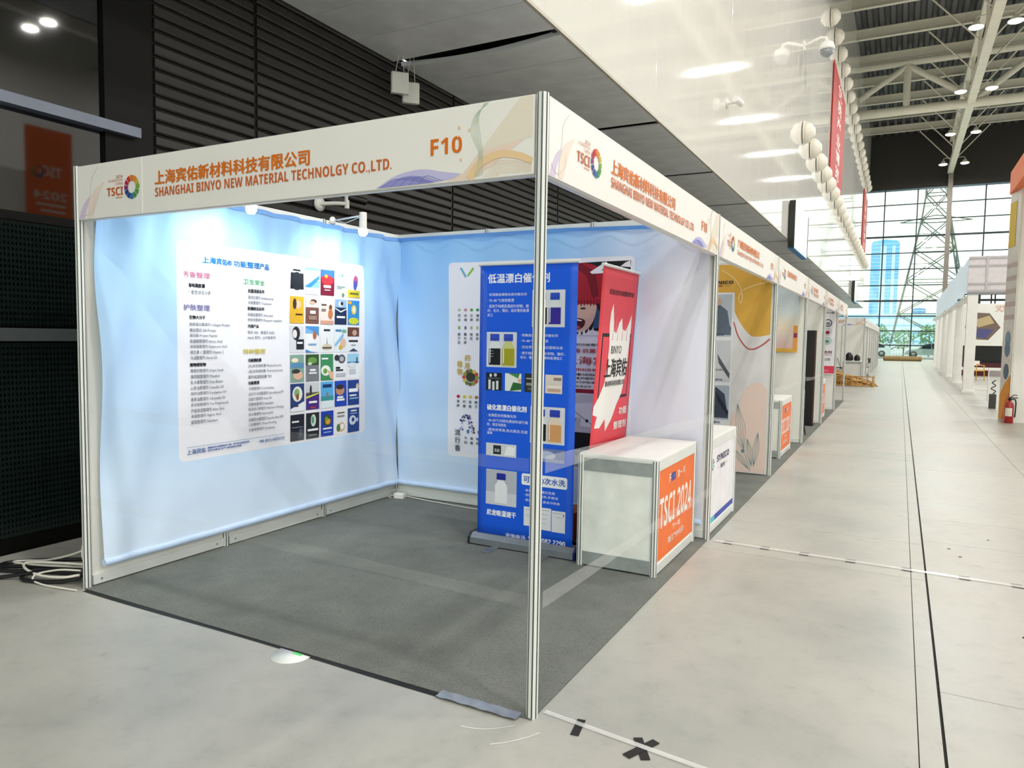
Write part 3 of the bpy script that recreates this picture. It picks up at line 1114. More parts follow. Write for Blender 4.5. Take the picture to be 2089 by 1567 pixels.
def wall_run(t, kind, c, a0, a1, thick=.012):
    """three panels with rails: kind 'x' wall at x=c running in y, kind 'y' wall at y=c running in x (local)"""
    st = (a1 - a0) / 3
    for i in range(3):
        p, q = a0 + st * i + .026, a0 + st * (i + 1) - .026
        for nm, z0, z1, th, m in (('wall_panel', .07, H - .06, thick, 'panel'), ('bottom_rail', .012, .07, .036, 'alu'), ('top_rail', H - .065, H - .004, .036, 'alu')):
            mb = MB()
            if kind == 'x':
                mb.box(c - th / 2, p, z0, c + th / 2, q, z1)
            else:
                mb.box(p, c - th / 2, z0, q, c + th / 2, z1)
            o = mb.build(nm, M[m], t)
            if kind == 'x' and nm == 'bottom_rail' and c < -2:
                for yy in (p + .05, q - .06):
                    MB().lathe([(.006, 0), (.006, .003)], (c + .018, yy, .04), 8, axis='x').build('screw', M['alu_dark'], o)
    return [a0 + st * i for i in range(4)]


def ribbon(name, label, p, q, h, sagz=.0, m='film', group='plastic barrier strips', twist=0):
    """thin strip of clear film strung between two posts"""
    p, q = Vector(p), Vector(q)

    def fn(u, v):
        c = p.lerp(q, u)
        return (c.x + .004 * math.sin(9 * u), c.y, c.z - sagz * math.sin(PI * u) + (v - .5) * h * (1 - .25 * math.sin(PI * u) * abs(math.sin(5 * u))))
    o = MB().sheet(fn, lin(0, 1, 40), lin(0, 1, 2)).build(name, M[m])
    return tag(o, label, 'plastic strip', group)


names = [
    ('上海宾佑新材料科技有限公司', 'SHANGHAI BINYO NEW MATERIAL TECHNOLGY CO.,LTD.', 'F10', 1.10, 1.575, 'corner exhibition booth with pale blue printed backdrops and orange fascia lettering'),
    ('广州赛尼科高新材料有限公司', 'Guangzhou Synico High-tech Materials Co., Ltd.', 'F11', 1.05, 1.30, 'second booth in the row, with an ochre and pink printed wall'),
    ('汇盈纺织印染有限公司', '', 'F12', .9, 0, 'third booth in the row, with a sunset poster on its wall'),
    ('佛山市印染科技', 'FOSHAN DYEING TECHNOLOGY', 'F13', .7, .8, 'fourth booth in the row, white walls with a tall black panel inside'),
    ('绍兴纺织材料公司', 'SHAOXING TEXTILE MATERIAL', 'F14', .8, .95, 'fifth booth in the row, beside the white and pink hanging poster'),
    ('宁波染化', 'NINGBO DYE', 'F15', .5, .5, 'sixth booth at the end of the near row, open at its far side'),
]
booths = []
for i, (cn, en, num, cw, ew, lab) in enumerate(names):
    t = thing('exhibition_booth', lab, 'booth', (0, D * i, 0), group='booths of the near row')
    booths.append(t)
    if i == 0:
        for x, yy in ((0, 0), (-W, 0), (-W, D / 3), (-W, 2 * D / 3)):
            inst('post', POST, t, (x, yy, 0))
        wall_run(t, 'x', -W, 0, D)
        fb = MB().box(-W + .022, -.018, FZ0, -.026, .0, FZ1).build('fascia_board', M['fascia'], t)
        fascia_print(fb, lambda u, v, o: (-2.975 + u, -.0182 - o, v), 2.945, cn, en, num, cw, ew)
        MB().box(-W + .022, .0, FZ0 - .004, -.026, .03, FZ0 + .05).build('fascia_rail', M['alu'], t)
        MB().box(-W + .022, .0, FZ1 - .05, -.026, .03, FZ1 + .003).build('fascia_rail', M['alu'], t)
        MB().box(-2.404, -.0195, FZ0, -2.398, -.018, FZ1).build('joint_strip', M['white'], fb)
    else:
        MB().box(-W - .008, .026, .012, -W + .008, D - .026, H - .004).build('wall_panel', M['panel'], t)
    inst('post', POST, t, (0, D, 0))
    inst('post', POST, t, (-W, D, 0))
    if i < 5:
        wall_run(t, 'y', D, -W, 0)
        for k in (1, 2):
            inst('post', POST, t, (-W + k, D, 0))
    fb = MB().box(0, .026, FZ0, .018, D - .026, FZ1).build('fascia_board', M['fascia'], t)
    fascia_print(fb, lambda u, v, o: (.0182 + o, .026 + u, v), D - .055, cn, en or ' ', num, cw, ew, i < 2)
    MB().box(-.03, .026, FZ0 - .004, 0, D - .026, FZ0 + .05).build('fascia_rail', M['alu'], t)
    MB().box(-.03, .026, FZ1 - .05, 0, D - .026, FZ1 + .003).build('fascia_rail', M['alu'], t)
# far open end of the row: a post-to-post beam
MB().box(-W + .03, D - .015, FZ0 + .05, -.03, D + .015, FZ0 + .11).build('end_rail', M['alu'], booths[5])

# ---- carpets
ca = MB()
ca.sheet(lambda u, v: (u, v, .006 + .0012 * math.sin(5 * u) * math.sin(4 * v)), lin(-2.985, .012, 30), lin(-.028, 3.035, 30))
ca.box(-2.985, -.028, .0005, .012, 3.035, .0045)
ca = ca.build('carpet', M['carpet'])
tag(ca, 'grey felt carpet on the floor of the corner booth', 'carpet')
cb = MB().box(-2.985, 3.045, .0005, .03, 18.25, .006).build('carpet', M['carpet'])
tag(cb, 'long grey carpet strip under the booths beyond the corner booth', 'carpet')


# ---- left wall backdrop
def foldL(y, z):
    top = max(0, (z - 1.55) / .95)
    edge = max(0, 1 - (y - .06) / .75) ** 1.5
    edgeR = max(0, (y - 2.45) / .55) ** 1.5
    d = .026 * top ** 1.4 * math.sin(21 * y + 2.2 * (2.5 - z) + 1.4 * math.sin(3 * y))
    d += .030 * edge * math.sin(17 * (y + .28 * (2.5 - z)) + .8) * (.35 + .65 * min(1, z / 1.6))
    d += .024 * edgeR * math.sin(24 * (y - .22 * (2.5 - z)))
    d += .004 * math.sin(2.6 * y + 1.1 * z) + .003 * math.sin(5.1 * z + 1.7 * y)
    return max(d, -.036)


def surfL(y, z, o=0):
    return (-2.945 + foldL(y, z) + o, y, z)


LP = (1.548, 1.417, .949, .738)          # white panel: centre y, centre z, half sizes
mL = fabric_mat('left_backdrop_print', 'y', *LP, '#98caf8', '#dae9fb', None)
t = thing('fabric_backdrop', 'pale blue cloth backdrop on the left wall, listing finishing products in white panel', 'backdrop')
MB().sheet(surfL, lin(.065, 2.99, 190), lin(.165, 2.455, 70)).build('cloth', mL, t)
MB().tube([(-2.945 + foldL(y, .165) * .6, y, .145) for y in lin(.065, 2.99, 40)], .024, 10).build('hem_tube', mat('hem_pale_blue', '#c3d7f3', .5), t)
MB().sheet(lambda u, v: (-2.945 + foldL(u, 2.45) + .004 - .003 * v, u, 2.425 + .034 * v), lin(.065, 2.99, 190), [0, 1]).build('top_hem', mat('hem_blue', '#6ea2e4', .5), t)
p = Print(.0022)
TX = {'n': ('#464b5a', 0), 'bold': ('#17181f', .0012), 'blue': ('#1c74b4', .0022), 'pink': ('#c0718e', .001), 'purple': ('#7a74a6', .001), 'green': ('#4fae74', .001), 'yellow': ('#cdbf45', .001), 'foot': ('#2f5fa6', .0006)}
A = [('上海宾佑® 功能整理产品', .804, 2.022, 1.40, 2.066, 'blue'), ('芳香整理', .657, 1.918, .861, 1.956, 'pink'), ('香味微胶囊', .699, 1.852, .822, 1.88, 'bold'), ('* 香型详见分表', .699, 1.805, .868, 1.834, 'n'),
     ('护肤整理', .653, 1.697, .859, 1.737, 'purple'), ('生物大分子', .696, 1.639, .821, 1.664, 'bold'), ('植物提取物', .691, 1.319, .818, 1.343, 'bold'),
     ('卫生安全', 1.152, 1.905, 1.353, 1.942, 'green'), ('抗菌消臭系列', 1.192, 1.844, 1.347, 1.872, 'bold'), ('高效抗菌剂 Antibacterial', 1.193, 1.798, 1.44, 1.825, 'n'),
     ('消臭整理剂 Treatment', 1.193, 1.76, 1.423, 1.786, 'n'), ('防螨蚊虫系列', 1.192, 1.717, 1.346, 1.743, 'bold'), ('防螨虫整理剂 Anti-mite', 1.192, 1.672, 1.435, 1.698, 'n'),
     ('防蚊虫整理剂 Mosquito repellent', 1.192, 1.633, 1.52, 1.66, 'n'), ('代理产品', 1.191, 1.589, 1.292, 1.613, 'bold'), ('陶氏 930、鲁道夫 AGP、', 1.19, 1.543, 1.452, 1.568, 'n'), ('HeiQ 系列、山宁泰系列', 1.19, 1.504, 1.455, 1.529, 'n'),
     ('特种整理', 1.144, 1.397, 1.351, 1.434, 'yellow'), ('功能微胶囊', 1.188, 1.338, 1.313, 1.363, 'bold'), ('(光)变色微胶囊 Photochromic', 1.188, 1.294, 1.513, 1.32, 'n'),
     ('(温)变色微胶囊 Thermochromic', 1.188, 1.254, 1.528, 1.28, 'n'), ('蓄热保温微胶囊 TES', 1.188, 1.214, 1.41, 1.24, 'n'), ('功能整理', 1.186, 1.171, 1.289, 1.196, 'bold')]
for j, s_ in enumerate(('胶原蛋白整理剂 Collagen Protein|1.029', '蚕丝蛋白 Silk Protein|.907', '蛋白肽 Protein Peptide|.918', '氨基酸整理剂 Amino Acid|.958', '玻尿酸整理剂 Hyaluronic Acid|.998', '维生素 C 整理剂 Vitamin C|.972', '马油整理剂 Horse Oil|.91')):
    a_, b_ = s_.split('|')
    A.append((a_, .695, 1.590 - j * .0375, float(b_), 1.616 - j * .0375, 'n'))
for j, s_ in enumerate(('葡萄籽整理剂 Grape Seeds|.964', '薄荷醇整理剂 Menthol|.93', '乳木果整理剂 Shea Butter|.96', '山茶油整理剂 Camellia Oil|.963', '桉树油整理剂 Eucalyptus Oil|.985', '香茅油整理剂 Citronella Oil|.975', '茶多酚整理剂 Tea Polyphenols|1.005', '芦荟保湿整理剂 Aloe Vera|.968', '海藻整理剂 Alginic Acid|.94', '富硒整理剂 Selenium|.911')):
    a_, b_ = s_.split('|')
    A.append((a_, .692, 1.275 - j * .0386, float(b_), 1.301 - j * .0386, 'n'))
for j, s_ in enumerate(('冷感整理剂 Cool-feeling|1.431', '远红外光热整理剂 Far-infrared PT|1.53', '抗紫外整理剂 Anti UV|1.41', '抗静电整理剂 Antistatic|1.428', '吸湿排汗整理剂 Moisture Wicking|1.528', '亲水整理剂 Hydrophilic|1.425', '无氟防水整理剂 Fluorine-free WR|1.528', '三防整理剂 Three Proofing|1.456', '石墨烯整理剂 Graphene|1.441')):
    a_, b_ = s_.split('|')
    A.append((a_, 1.187, 1.126 - j * .0382, float(b_), 1.152 - j * .0382, 'n'))
A += [('上海宾佑', .657, .722, .81, .757, 'foot'), ('+86 (021) 60253153', 1.285, .722, 1.539, .75, 'foot'), ('高端纺织功能整理剂,只做一系列有品质的助剂', .825, .743, 1.19, .757, 'foot'), ('纺织功能化,生产+研发联合创新', .825, .724, 1.12, .738, 'foot')]
for s_, a_, b_, c_, d_, k_ in A:
    p.text(s_, a_, b_, c_, d_, *TX[k_])
p.stroke([(.652, .772), (1.536, .770)], .0025, '#6f8fc0')
p.stroke([(.803, 2.011), (1.384, 2.007)], .002, '#9fb6cf')
p.build('printed_lettering', t, surfL, sub=.03)
# thirty small product posters, each its own printed picture
CW, CH = .150, .212
cu0 = [1.604, 1.773, 1.942, 2.107, 2.270]
cv0 = [1.868, 1.632, 1.400, 1.164, .934, .696]
TH = [
    'w|rWK.0,.15,1,.75|e#20232b.5,.45,.5,.34|r#20232b.15,.82,.8,.88', '#8ec2e6|p#e9f2f8 0,.9 1,.9 1,.55 0,.35|p#3f8fd0 0,.3 .6,.6 1,.75 1,.62 .2,.2|r#f2f7fa0,0,1,.25', '#7c1a35|r#3a73c60,.68,1,1|e#b9303a.5,.6,.45,.2|e#d7a63c.45,.75,.12,.07|rW.25,.3,.75,.4|rW.3,.2,.7,.23', 'w|e#b9c7c2.3,.85,.2,.1|e#86b894.65,.85,.12,.06|r#8fa6a0.08,.3,.6,.34|r#8fa6a0.08,.36,.9,.42|e#6a8f72.7,.08,.12,.08', 'w|e#b05a8a.6,.65,.2,.25|e#4b58b0.55,.5,.15,.2|r#d8c23a0,0,1,.3|r#6b6d2a.15,.12,.85,.2',
    '#e3b331|e#e9c9a4.6,.7,.2,.16|e#4a2f22.35,.72,.14,.2|r#e3b3310,0,1,.4|r#3d2d10.4,.3,.9,.36', '#7d5449|r#e6ddd60,.62,1,1|e#4a342c.55,.85,.25,.08|e#dbb79f.45,.8,.22,.07|rW.3,.38,.72,.5|r#a08378.2,.15,.8,.3', '#e7d8cf|e#7a4a36.75,.65,.12,.12|e#c97a4c.75,.4,.18,.2|r#4e4440.08,.72,.45,.78|r#d89e88 0,0,1,.14|r#8c7a74.08,.5,.4,.6', '#1f2f55|r#8fb6dd0,.68,1,1|e#e9e4e0.5,.82,.22,.12|e#2b2f3a.6,.84,.12,.08|p#e8eef5 0,.62 .5,.48 1,.62 1,.66 .5,.54 0,.66|rW.15,.26,.85,.34', '#3a8fcf|e#e0c04a.5,.62,.22,.2|e#f3ead0.5,.62,.12,.14|e#cfd43a.5,.16,.45,.14|e#e6a23a.15,.9,.16,.07',
    '#d9dce2|e#2a2a30.45,.72,.28,.26|e#e5e0de.35,.7,.16,.16|r#23262f.45,.12,1,.5|rW.5,.33,.9,.4', 'w|r#7fb4e60,.72,1,1|p#4b94d6 0,.95 .6,.8 1,.62 1,1 0,1|e#b36a45.68,.66,.14,.16|p#3f87cf 0,.12 .4,.03 1,0 0,0|r#7da7d6.2,.28,.8,.34', 'w|r#333.25,.82,.75,.9|p#6b6a60 .46,.25 .5,.6 .54,.25|e#d8cbb2.5,.2,.42,.12|r#4a4538.15,.14,.85,.2', '#e8f0f6|p#8cc0e2 0,.3 .7,.75 .8,.65 .1,.2|e#e3bfa6.7,.35,.25,.2|e#d9b640.5,.18,.16,.1|r#4d86b8.08,.82,.55,.9|r#74b49a.6,.78,.95,.9', 'w|r#6a4436 0,.62,1,1|e#caa089.6,.78,.2,.12|r#333.1,.4,.9,.48|r#9aa2b0.3,.25,.7,.3|p#2c3f63 .1,.02 .5,.14 .9,.02',
    '#86a79a|e#f1e3c8.35,.8,.25,.08|r#5d8fb80,.52,1,.7|e#e2b79c.55,.25,.35,.16|e#3a3a3c.4,.4,.3,.08', '#7b8084|r#34562c0,.6,1,1|e#6d9a4c.5,.78,.35,.12|e#cfd6c2.3,.66,.16,.06|rW.3,.38,.72,.46|rW.22,.28,.8,.34', '#3f8f5c|rW.08,.8,.6,.86|e#e9f2ea.4,.38,.38,.2|e#6d9f42.35,.36,.16,.1|p#e2b79c .5,.4 1,.3 1,0 .7,.1', 'w|e#5a5e66.6,.8,.32,.18|e#b9bdc4.6,.8,.18,.1|e#33363d.2,.85,.2,.12|r#1e2026.1,.42,.45,.5|r#1e2026.1,.34,.7,.4|r#b9bec8.1,.12,.9,.25', 'w|r#9fd0ea0,.68,1,1|r#3f7fb40,.62,1,.68|e#3a4a5c.82,.74,.06,.14|e#dfe6ea.4,.55,.4,.1|r#c5ccd4.15,.2,.7,.4',
    '#2a3f78|e#e7efe0.5,.62,.36,.28|e#8fae7a.45,.66,.2,.16|e#9a4a2c.5,.52,.1,.12|p#edf0f6 0,.1 1,.35 1,0 0,0|r#333c55.1,.16,.55,.22', '#4b2f86|r#cfd3d6 0,.6,1,1|r#5a5650 0,.56,1,.64|e#2e3440.35,.72,.08,.2|p#d6e05a 0,.5 1,.62 1,.58 0,.42|rW.2,.24,.8,.32|r#c03a4a.3,.05,.7,.1', '#56aee6|r#e6f2f8 0,0,1,.28|r#3a9a9c 0,.28,1,.45|r#12306a.15,.78,.85,.9|e#b9713f.5,.5,.07,.12', '#1c46b8|e#c78f68.45,.62,.36,.18|e#3b2a22.45,.76,.3,.1|rW.2,.32,.7,.4|rW.15,.22,.8,.3', '#1f3f8c|e#d7c9a8.85,.72,.12,.14|rW.1,.52,.9,.66|rW.15,.36,.75,.42|r#8fb2e2.15,.24,.9,.3',
    '#20242e|e#3a4150.8,.22,.3,.24|e#575f6e.75,.3,.1,.16|rW.1,.7,.6,.76|r#7f8794.1,.5,.9,.53', '#23272c|e#cfe0d6.55,.7,.2,.24|e#5d9a72.5,.72,.1,.14|rW.12,.3,.9,.38|r#8b9196.2,.12,.8,.16', '#1d3fae|e#3d4a26.5,.62,.32,.24|e#d8a23a.55,.58,.2,.12|e#6fa04a.42,.7,.12,.08|rW.15,.28,.85,.34|r#9db6ea.2,.14,.8,.18', 'w|e#d9b58a.55,.28,.3,.2|e#5a7a4a.3,.26,.16,.16|eW.6,.3,.16,.12|r#7a5a45.2,.84,.8,.89|r#8d8f96.2,.7,.8,.76', '#24448f|e#dfe8f4.42,.5,.3,.2|e#24448f.45,.52,.12,.09|e#bcd0ea.8,.5,.1,.09|rW.25,.86,.75,.92|r#9db6e0.2,.76,.8,.8']


def mini(p, spec, u0, v0, w_, h, z=1):
    """tiny picture from a short spec: background|shapes"""
    parts = spec.split('|')
    hexc = lambda s_: '#eef0f3' if s_ in ('w', 'W') else s_
    X = lambda a: u0 + w_ * min(max(a, 0), 1)
    Y = lambda a: v0 + h * min(max(a, 0), 1)
    p.z = z
    p.rect(u0, v0, u0 + w_, v0 + h, hexc(parts[0]))
    for q in parts[1:]:
        k_, q = q[0], q[1:]
        if q[0] == '#':
            n_ = 7 if len(q) > 6 and all(ch in '0123456789abcdefABCDEF' for ch in q[1:7]) else 4
            c_, q = q[:n_], q[n_:]
            if n_ == 4:
                c_ = '#' + ''.join(ch * 2 for ch in c_[1:])
        else:
            if q[:2] == 'WK':
                q = q[1:]
            c_, q = ('#14161c' if q[0] == 'K' else '#f4f5f7'), q[1:]
        p.z += .35
        if k_ == 'p':
            p.poly([(X(float(a.split(',')[0])), Y(float(a.split(',')[1]))) for a in q.split()], c_)
        else:
            a, b, c, d = [float(x) for x in q.strip().split(',')]
            if k_ == 'r':
                p.rect(X(a), Y(b), X(c), Y(d), c_)
            else:
                pts = [(X(a + c * math.cos(2 * PI * i / 14)), Y(b + d * math.sin(2 * PI * i / 14))) for i in range(14)]
                p.poly(pts, c_)


for r in range(6):
    for c in range(5):
        p = Print(.0016)
        mini(p, TH[r * 5 + c], cu0[c], cv0[r], CW, CH + (.008 if r in (3, 4) else 0))
        p.build('product_picture', t, surfL, sub=.03)


# ---- back wall backdrop
def foldB(x, z):
    top = max(0, (z - 1.7) / .8)
    d = .018 * top ** 1.5 * math.sin(13 * x + 3 * (2.4 - z)) + .004 * math.sin(3.1 * x + 1.3 * z) + .003 * math.sin(4.7 * z + x)
    d += .020 * max(0, (x + .7) / .7) * math.sin(9 * (x + .3 * z)) + .008 * max(0, (-2.4 - x) / .6) * math.sin(16 * (x + .4 * z))
    return max(d, -.036)


def topB(x):
    return 2.455 - .028 * max(0, (x + 1.2) / 1.2)


def surfB(x, z, o=0):
    return (x, 2.988 - foldB(x, z) - o, z)


BP = (-1.497, 1.331, .873, .878)
mB = fabric_mat('back_backdrop_print', 'x', *BP, '#90c5f7', '#d3e4f9', (-1.3, -.2, '#dfe3f2'))
t = thing('fabric_backdrop', 'pale blue cloth backdrop on the back wall, with fragrance list and laughing child poster', 'backdrop')
MB().sheet(lambda u, v: surfB(u, .16 + (topB(u) - .16) * v), lin(-2.945, -.035, 150), lin(0, 1, 50)).build('cloth', mB, t)
MB().tube([(x, 2.988 - foldB(x, .16) * .5, .142) for x in lin(-2.945, -.035, 30)], .022, 10).build('hem_tube', mat('hem_pale_blue_back', '#c3d7f3', .5), t)
MB().sheet(lambda u, v: (u, 2.958 - .004 * v, topB(u) - .03 + .03 * v), lin(-2.945, -.035, 20), [0, 1]).build('top_hem', mat('hem_blue_back', '#5f97df', .5), t)
p = Print(.0018)
BK = {'n': ('#3a3d48', .0004), 'y': ('#c9a83c', .0015), 'g': ('#2d3442', .001), 'k': ('#22242c', .0006), 'r': ('#a3203a', .0012)}
cols4 = [-2.258, -2.192, -2.129, -2.066]
for x, (a_, b_) in zip(cols4, ('百合', '玫瑰', '艾草', '薄荷')):
    for ch, z in ((a_, 1.722), (b_, 1.684)):
        p.text(ch, x - .0155, z, x + .0155, z + .025, *BK['n'])
for x, s_ in zip(cols4, ('栀子花', '薰衣草', '桂花', '香茅')):
    for j, ch in enumerate(s_):
        p.text(ch, x - .0155, 1.553 - .037 * j, x + .0155, 1.58 - .037 * j, *BK['n'])
for x, s_ in zip(cols4, ('草莓', '柠檬', '香蕉', '椰子')):
    for j, ch in enumerate(s_):
        p.text(ch, x - .0155, .945 - .04 * j, x + .0155, .972 - .04 * j, *BK['n'])
for x, s_ in zip(cols4[1:], ('牛奶', '蜂蜜', '咖啡')):
    for j, ch in enumerate(s_):
        p.text(ch, x + .02 - .0155, .615 - .04 * j, x + .02 + .0155, .642 - .04 * j, *BK['n'])
for ch, a_, b_, c_, d_ in (('药', -2.193, 1.329, -2.133, 1.381), ('用', -2.192, 1.255, -2.143, 1.311), ('植', -2.273, 1.271, -2.217, 1.327), ('物', -2.272, 1.2, -2.216, 1.257)):
    p.text(ch, a_, b_, c_, d_, *BK['y'])
for ch, b_ in (('流', .646), ('行', .575), ('香', .503)):
    p.text(ch, -2.289, b_, -2.231, b_ + .057, *BK['g'])
for s_, a_, b_, c_, d_, k_ in (('您身边的功能整理专家', -1.25, 1.486, -.80, 1.507, 'k'), ('芳香·抗菌·护肤', -1.185, 1.429, -.80, 1.463, 'r'), ('上海宾佑', -1.211, 1.333, -.711, 1.398, 'r'), ('新材料科技有限公司', -1.181, 1.277, -.80, 1.301, 'r'),
                           ('香味微胶囊/功能微胶囊', -1.22, 1.239, -.90, 1.258, 'k'), ('抗菌/消臭/防螨/防蚊/驱虫', -1.22, 1.208, -.83, 1.228, 'k'), ('生物大分子护肤/植物提取', -1.22, 1.174, -.83, 1.195, 'k'), ('亲水/三防/易去污', -1.22, 1.141, -.97, 1.159, 'k')):
    p.text(s_, a_, b_, c_, d_, *BK[k_])
p.build('printed_lettering', t, surfB, sub=.03)
p = Print(.0012)
# capsule, little plants and fruit, blossom
p.poly([(-2.255, 2.16), (-2.235, 2.165), (-2.185, 2.085), (-2.2, 2.07)], '#6fb3cf')
p.poly([(-2.125, 2.165), (-2.108, 2.15), (-2.165, 2.085), (-2.185, 2.09)], '#8fbf4a')
for x, c_ in zip(cols4, ('#b9c9a0', '#c98a9a', '#5d9a4c', '#3f8a5c')):
    p.ell(x, 1.785, .017, .014, c_, 9)
for x, c_ in zip(cols4, ('#7fae58', '#6a6fa0', '#a8b48a', '#b0b58a')):
    p.ell(x, 1.625, .013, .017, c_, 9)
for x, c_ in zip(cols4, ('#c0344a', '#d9cf4a', '#e0c06a', '#a87a4c')):
    p.ell(x, 1.003, .02, .016, c_, 10)
for x, c_ in zip((-2.15, -2.095, -2.035), ('#4a7ab0', '#d9b93a', '#8a7a6a')):
    p.ell(x, .69, .016, .02, c_, 9)
p.ell(-2.13, 1.185, .05, .045, '#3a3d2c')
for k_ in range(12):
    p.z = 1.5 + .1 * k_
    p.ell(-2.13 + .07 * math.cos(k_ * .52), 1.18 + .06 * math.sin(k_ * .52), .02, .018, ('#8a9a3c', '#c04a3a', '#d8b84a', '#5d7a3a', '#7a5a3a')[k_ % 5], 9)
rnd = random.Random(3)
for k_ in range(46):
    p.z = 1 + .03 * k_
    f_ = rnd.random()
    p.ell(-2.23 + .14 * f_ + rnd.uniform(-.02, .02), .70 + .13 * math.sin(PI * min(1, f_ * 1.1)) + rnd.uniform(-.025, .025), .008 + .005 * rnd.random(), .009, rnd.choice(('#4a3f78', '#7a6fae', '#b9aede', '#2f2a55')), 7)
p.build('printed_pattern', t, surfB, sub=.03)
p = Print(.0012)
# photograph of a laughing child in a red cap, torn white paint edges
p.z = 1
p.poly([(-1.42, 1.60), (-1.42, 2.165), (-.655, 2.175), (-.66, 2.02), (-.72, 1.99), (-.70, 1.85), (-.77, 1.78), (-.80, 1.68), (-.88, 1.60), (-.98, 1.62), (-1.06, 1.575), (-1.18, 1.60)], '#101714')
p.z = 1.6
p.poly(curve([(-1.36, 1.86), (-1.34, 2.04), (-1.22, 2.15), (-1.05, 2.165), (-.92, 2.12), (-.86, 1.98), (-.87, 1.86)]) + curve([(-.89, 1.84), (-1.1, 1.80), (-1.34, 1.83)]), '#a81d2c')
p.z = 2.1
p.poly(curve([(-1.30, 1.83), (-1.31, 1.70), (-1.22, 1.62), (-1.06, 1.60), (-.97, 1.68), (-.935, 1.80), (-.95, 1.83)]), '#d9b3a2')
p.poly([(-1.16, 2.15), (-1.08, 2.165), (-.95, 2.09), (-.92, 1.90), (-.97, 1.88), (-1.03, 2.06)], '#7a1220')
p.z = 2.5
for k_ in range(16):
    p.rect(-1.33 + .028 * k_, 1.815 + .004 * (k_ % 3), -1.318 + .028 * k_, 1.865, '#84141f')
p.z = 2.8
p.poly(curve([(-1.19, 1.69), (-1.12, 1.715), (-1.04, 1.70), (-1.05, 1.645), (-1.12, 1.618), (-1.18, 1.65), (-1.19, 1.69)]), '#4a1012')
p.ell(-1.055, 1.795, .026, .008, '#2a1a16', 10)
p.ell(-1.20, 1.795, .024, .008, '#2a1a16', 10)
p.poly([(-1.14, 1.78), (-1.115, 1.735), (-1.15, 1.73)], '#b98a78')
p.z = 3.1
p.poly(curve([(-1.17, 1.70), (-1.12, 1.708), (-1.06, 1.698)]) + [(-1.07, 1.69), (-1.12, 1.697), (-1.16, 1.692)], '#f4efe9')
p.ell(-1.11, 1.64, .035, .014, '#b9484a', 10)
p.poly([(-.93, 1.80), (-.88, 1.74), (-.86, 1.64), (-.97, 1.63)], '#35587a')
for pts in ([(-1.0, 2.09), (-.86, 2.17), (-.84, 2.15), (-.9, 2.10), (-.8, 2.12), (-.82, 2.08), (-.98, 2.075)], [(-1.145, 2.175), (-1.12, 2.15), (-1.15, 2.13), (-1.2, 2.17)], [(-.66, 2.175), (-.655, 2.12), (-.74, 2.13), (-.70, 2.16)]):
    p.poly(pts, '#efeef3')
for k_ in range(14):
    x = -1.40 + .038 * k_
    p.poly([(x, 1.572), (x + .03, 1.575), (x + .02, 1.61 + .012 * (k_ % 4)), (x + .005, 1.60)], '#ecebf2')
p.z = 1
p.rect(-1.42, 1.095, -.655, 1.128, '#8f1830')
# stationery photograph and dark pictures under it
p.rect(-1.30, .77, -.66, 1.085, '#c9c9d3')
p.rect(-1.30, .62, -.66, .765, '#171612')
p.rect(-1.30, .475, -.66, .61, '#a9abb6')
p.z = 1.8
p.poly([(-1.29, .99), (-.93, 1.02), (-.94, .90), (-1.29, .87)], '#e6e6ee')
p.poly([(-1.05, .93), (-.70, .90), (-.70, .79), (-1.06, .82)], '#e9e9f0')
p.poly([(-.91, 1.05), (-.67, 1.06), (-.67, .95), (-.91, .94)], '#dedee6')
p.poly([(-1.28, .58), (-.9, .56), (-.9, .49), (-1.28, .50)], '#d0d2dc')
p.z = 2.3
p.ell(-1.0, .865, .014, .014, '#16161a', 12)
p.stroke([(-1.14, .955), (-.90, .80)], .004, '#33343c')
p.stroke([(-1.13, .80), (-1.10, .88)], .006, '#4a4b52')
p.text('SINYO', -.90, .985, -.83, 1.005, '#22242c')
p.build('child_poster_print', t, surfB, sub=.03)

# ---- power adapter and its lead along the back wall
t = thing('power_adapter', 'white power adapter on the carpet in the booth corner', 'adapter', (-2.865, 2.925, .007), .2)
MB().box(-.05, -.035, 0, .05, .035, .045, c=.006).build('body', M['white'], t)
MB().tube([(.05, .01, .02), (.3, -.05, .008), (.8, -.19, .006), (1.0, -.21, .006)], .004, 6).build('lead', M['cable'], t)
MB().tube([(-.05, .0, .02), (-.09, .01, .01), (-.11, -.03, .006), (-.06, -.06, .006)], .004, 6).build('plug_lead', M['cable'], t)


# ---- spotlights on the left wall rail
def spotlight(y, hy, lab):
    t = thing('arm_spotlight', lab, 'spotlight', (-2.98, y, 2.498), group='booth spotlights')
    MB().lathe([(.034, 0), (.034, .012), (.014, .03)], n=16, axis='x').build('base', M['white'], t)
    hx, hd = .43, hy - y
    MB().tube([(.02, 0, 0), (.2, hd * .45, .0), (hx, hd, .0)], .007, 8).build('arm', M['alu'], t)
    MB().tube([(.03, .01, .005), (.15, hd * .3 + .03, -.03), (.28, hd * .6 + .02, -.015), (hx - .02, hd, -.01)], .003, 6).build('lead', M['cable'], t)
    h = MB().lathe([(.012, .075), (.028, .072), (.03, .05), (.03, -.045), (.034, -.055), (.03, -.056)], (hx, hd, -.05), 18).build('lamp_head', M['white'], t)
    MB().lathe([(.028, -.05), (.036, -.072), (.034, -.095), (.02, -.112), (.005, -.115)], (hx, hd, -.05), 18).build('bulb', M['spot_lens'], h)
    l = bpy.data.lights.new('spot_light', 'SPOT')
    l.energy = SPOT_W
    l.spot_size = math.radians(150)
    l.spot_blend = .7
    l.shadow_soft_size = .03
    l.color = (.80, .92, 1.0)
    lo = bpy.data.objects.new('spot_light', l)
    lo.location = (hx, hd, -.185)
    lo.rotation_euler = (0, math.radians(38), 0)
    link(lo, t)


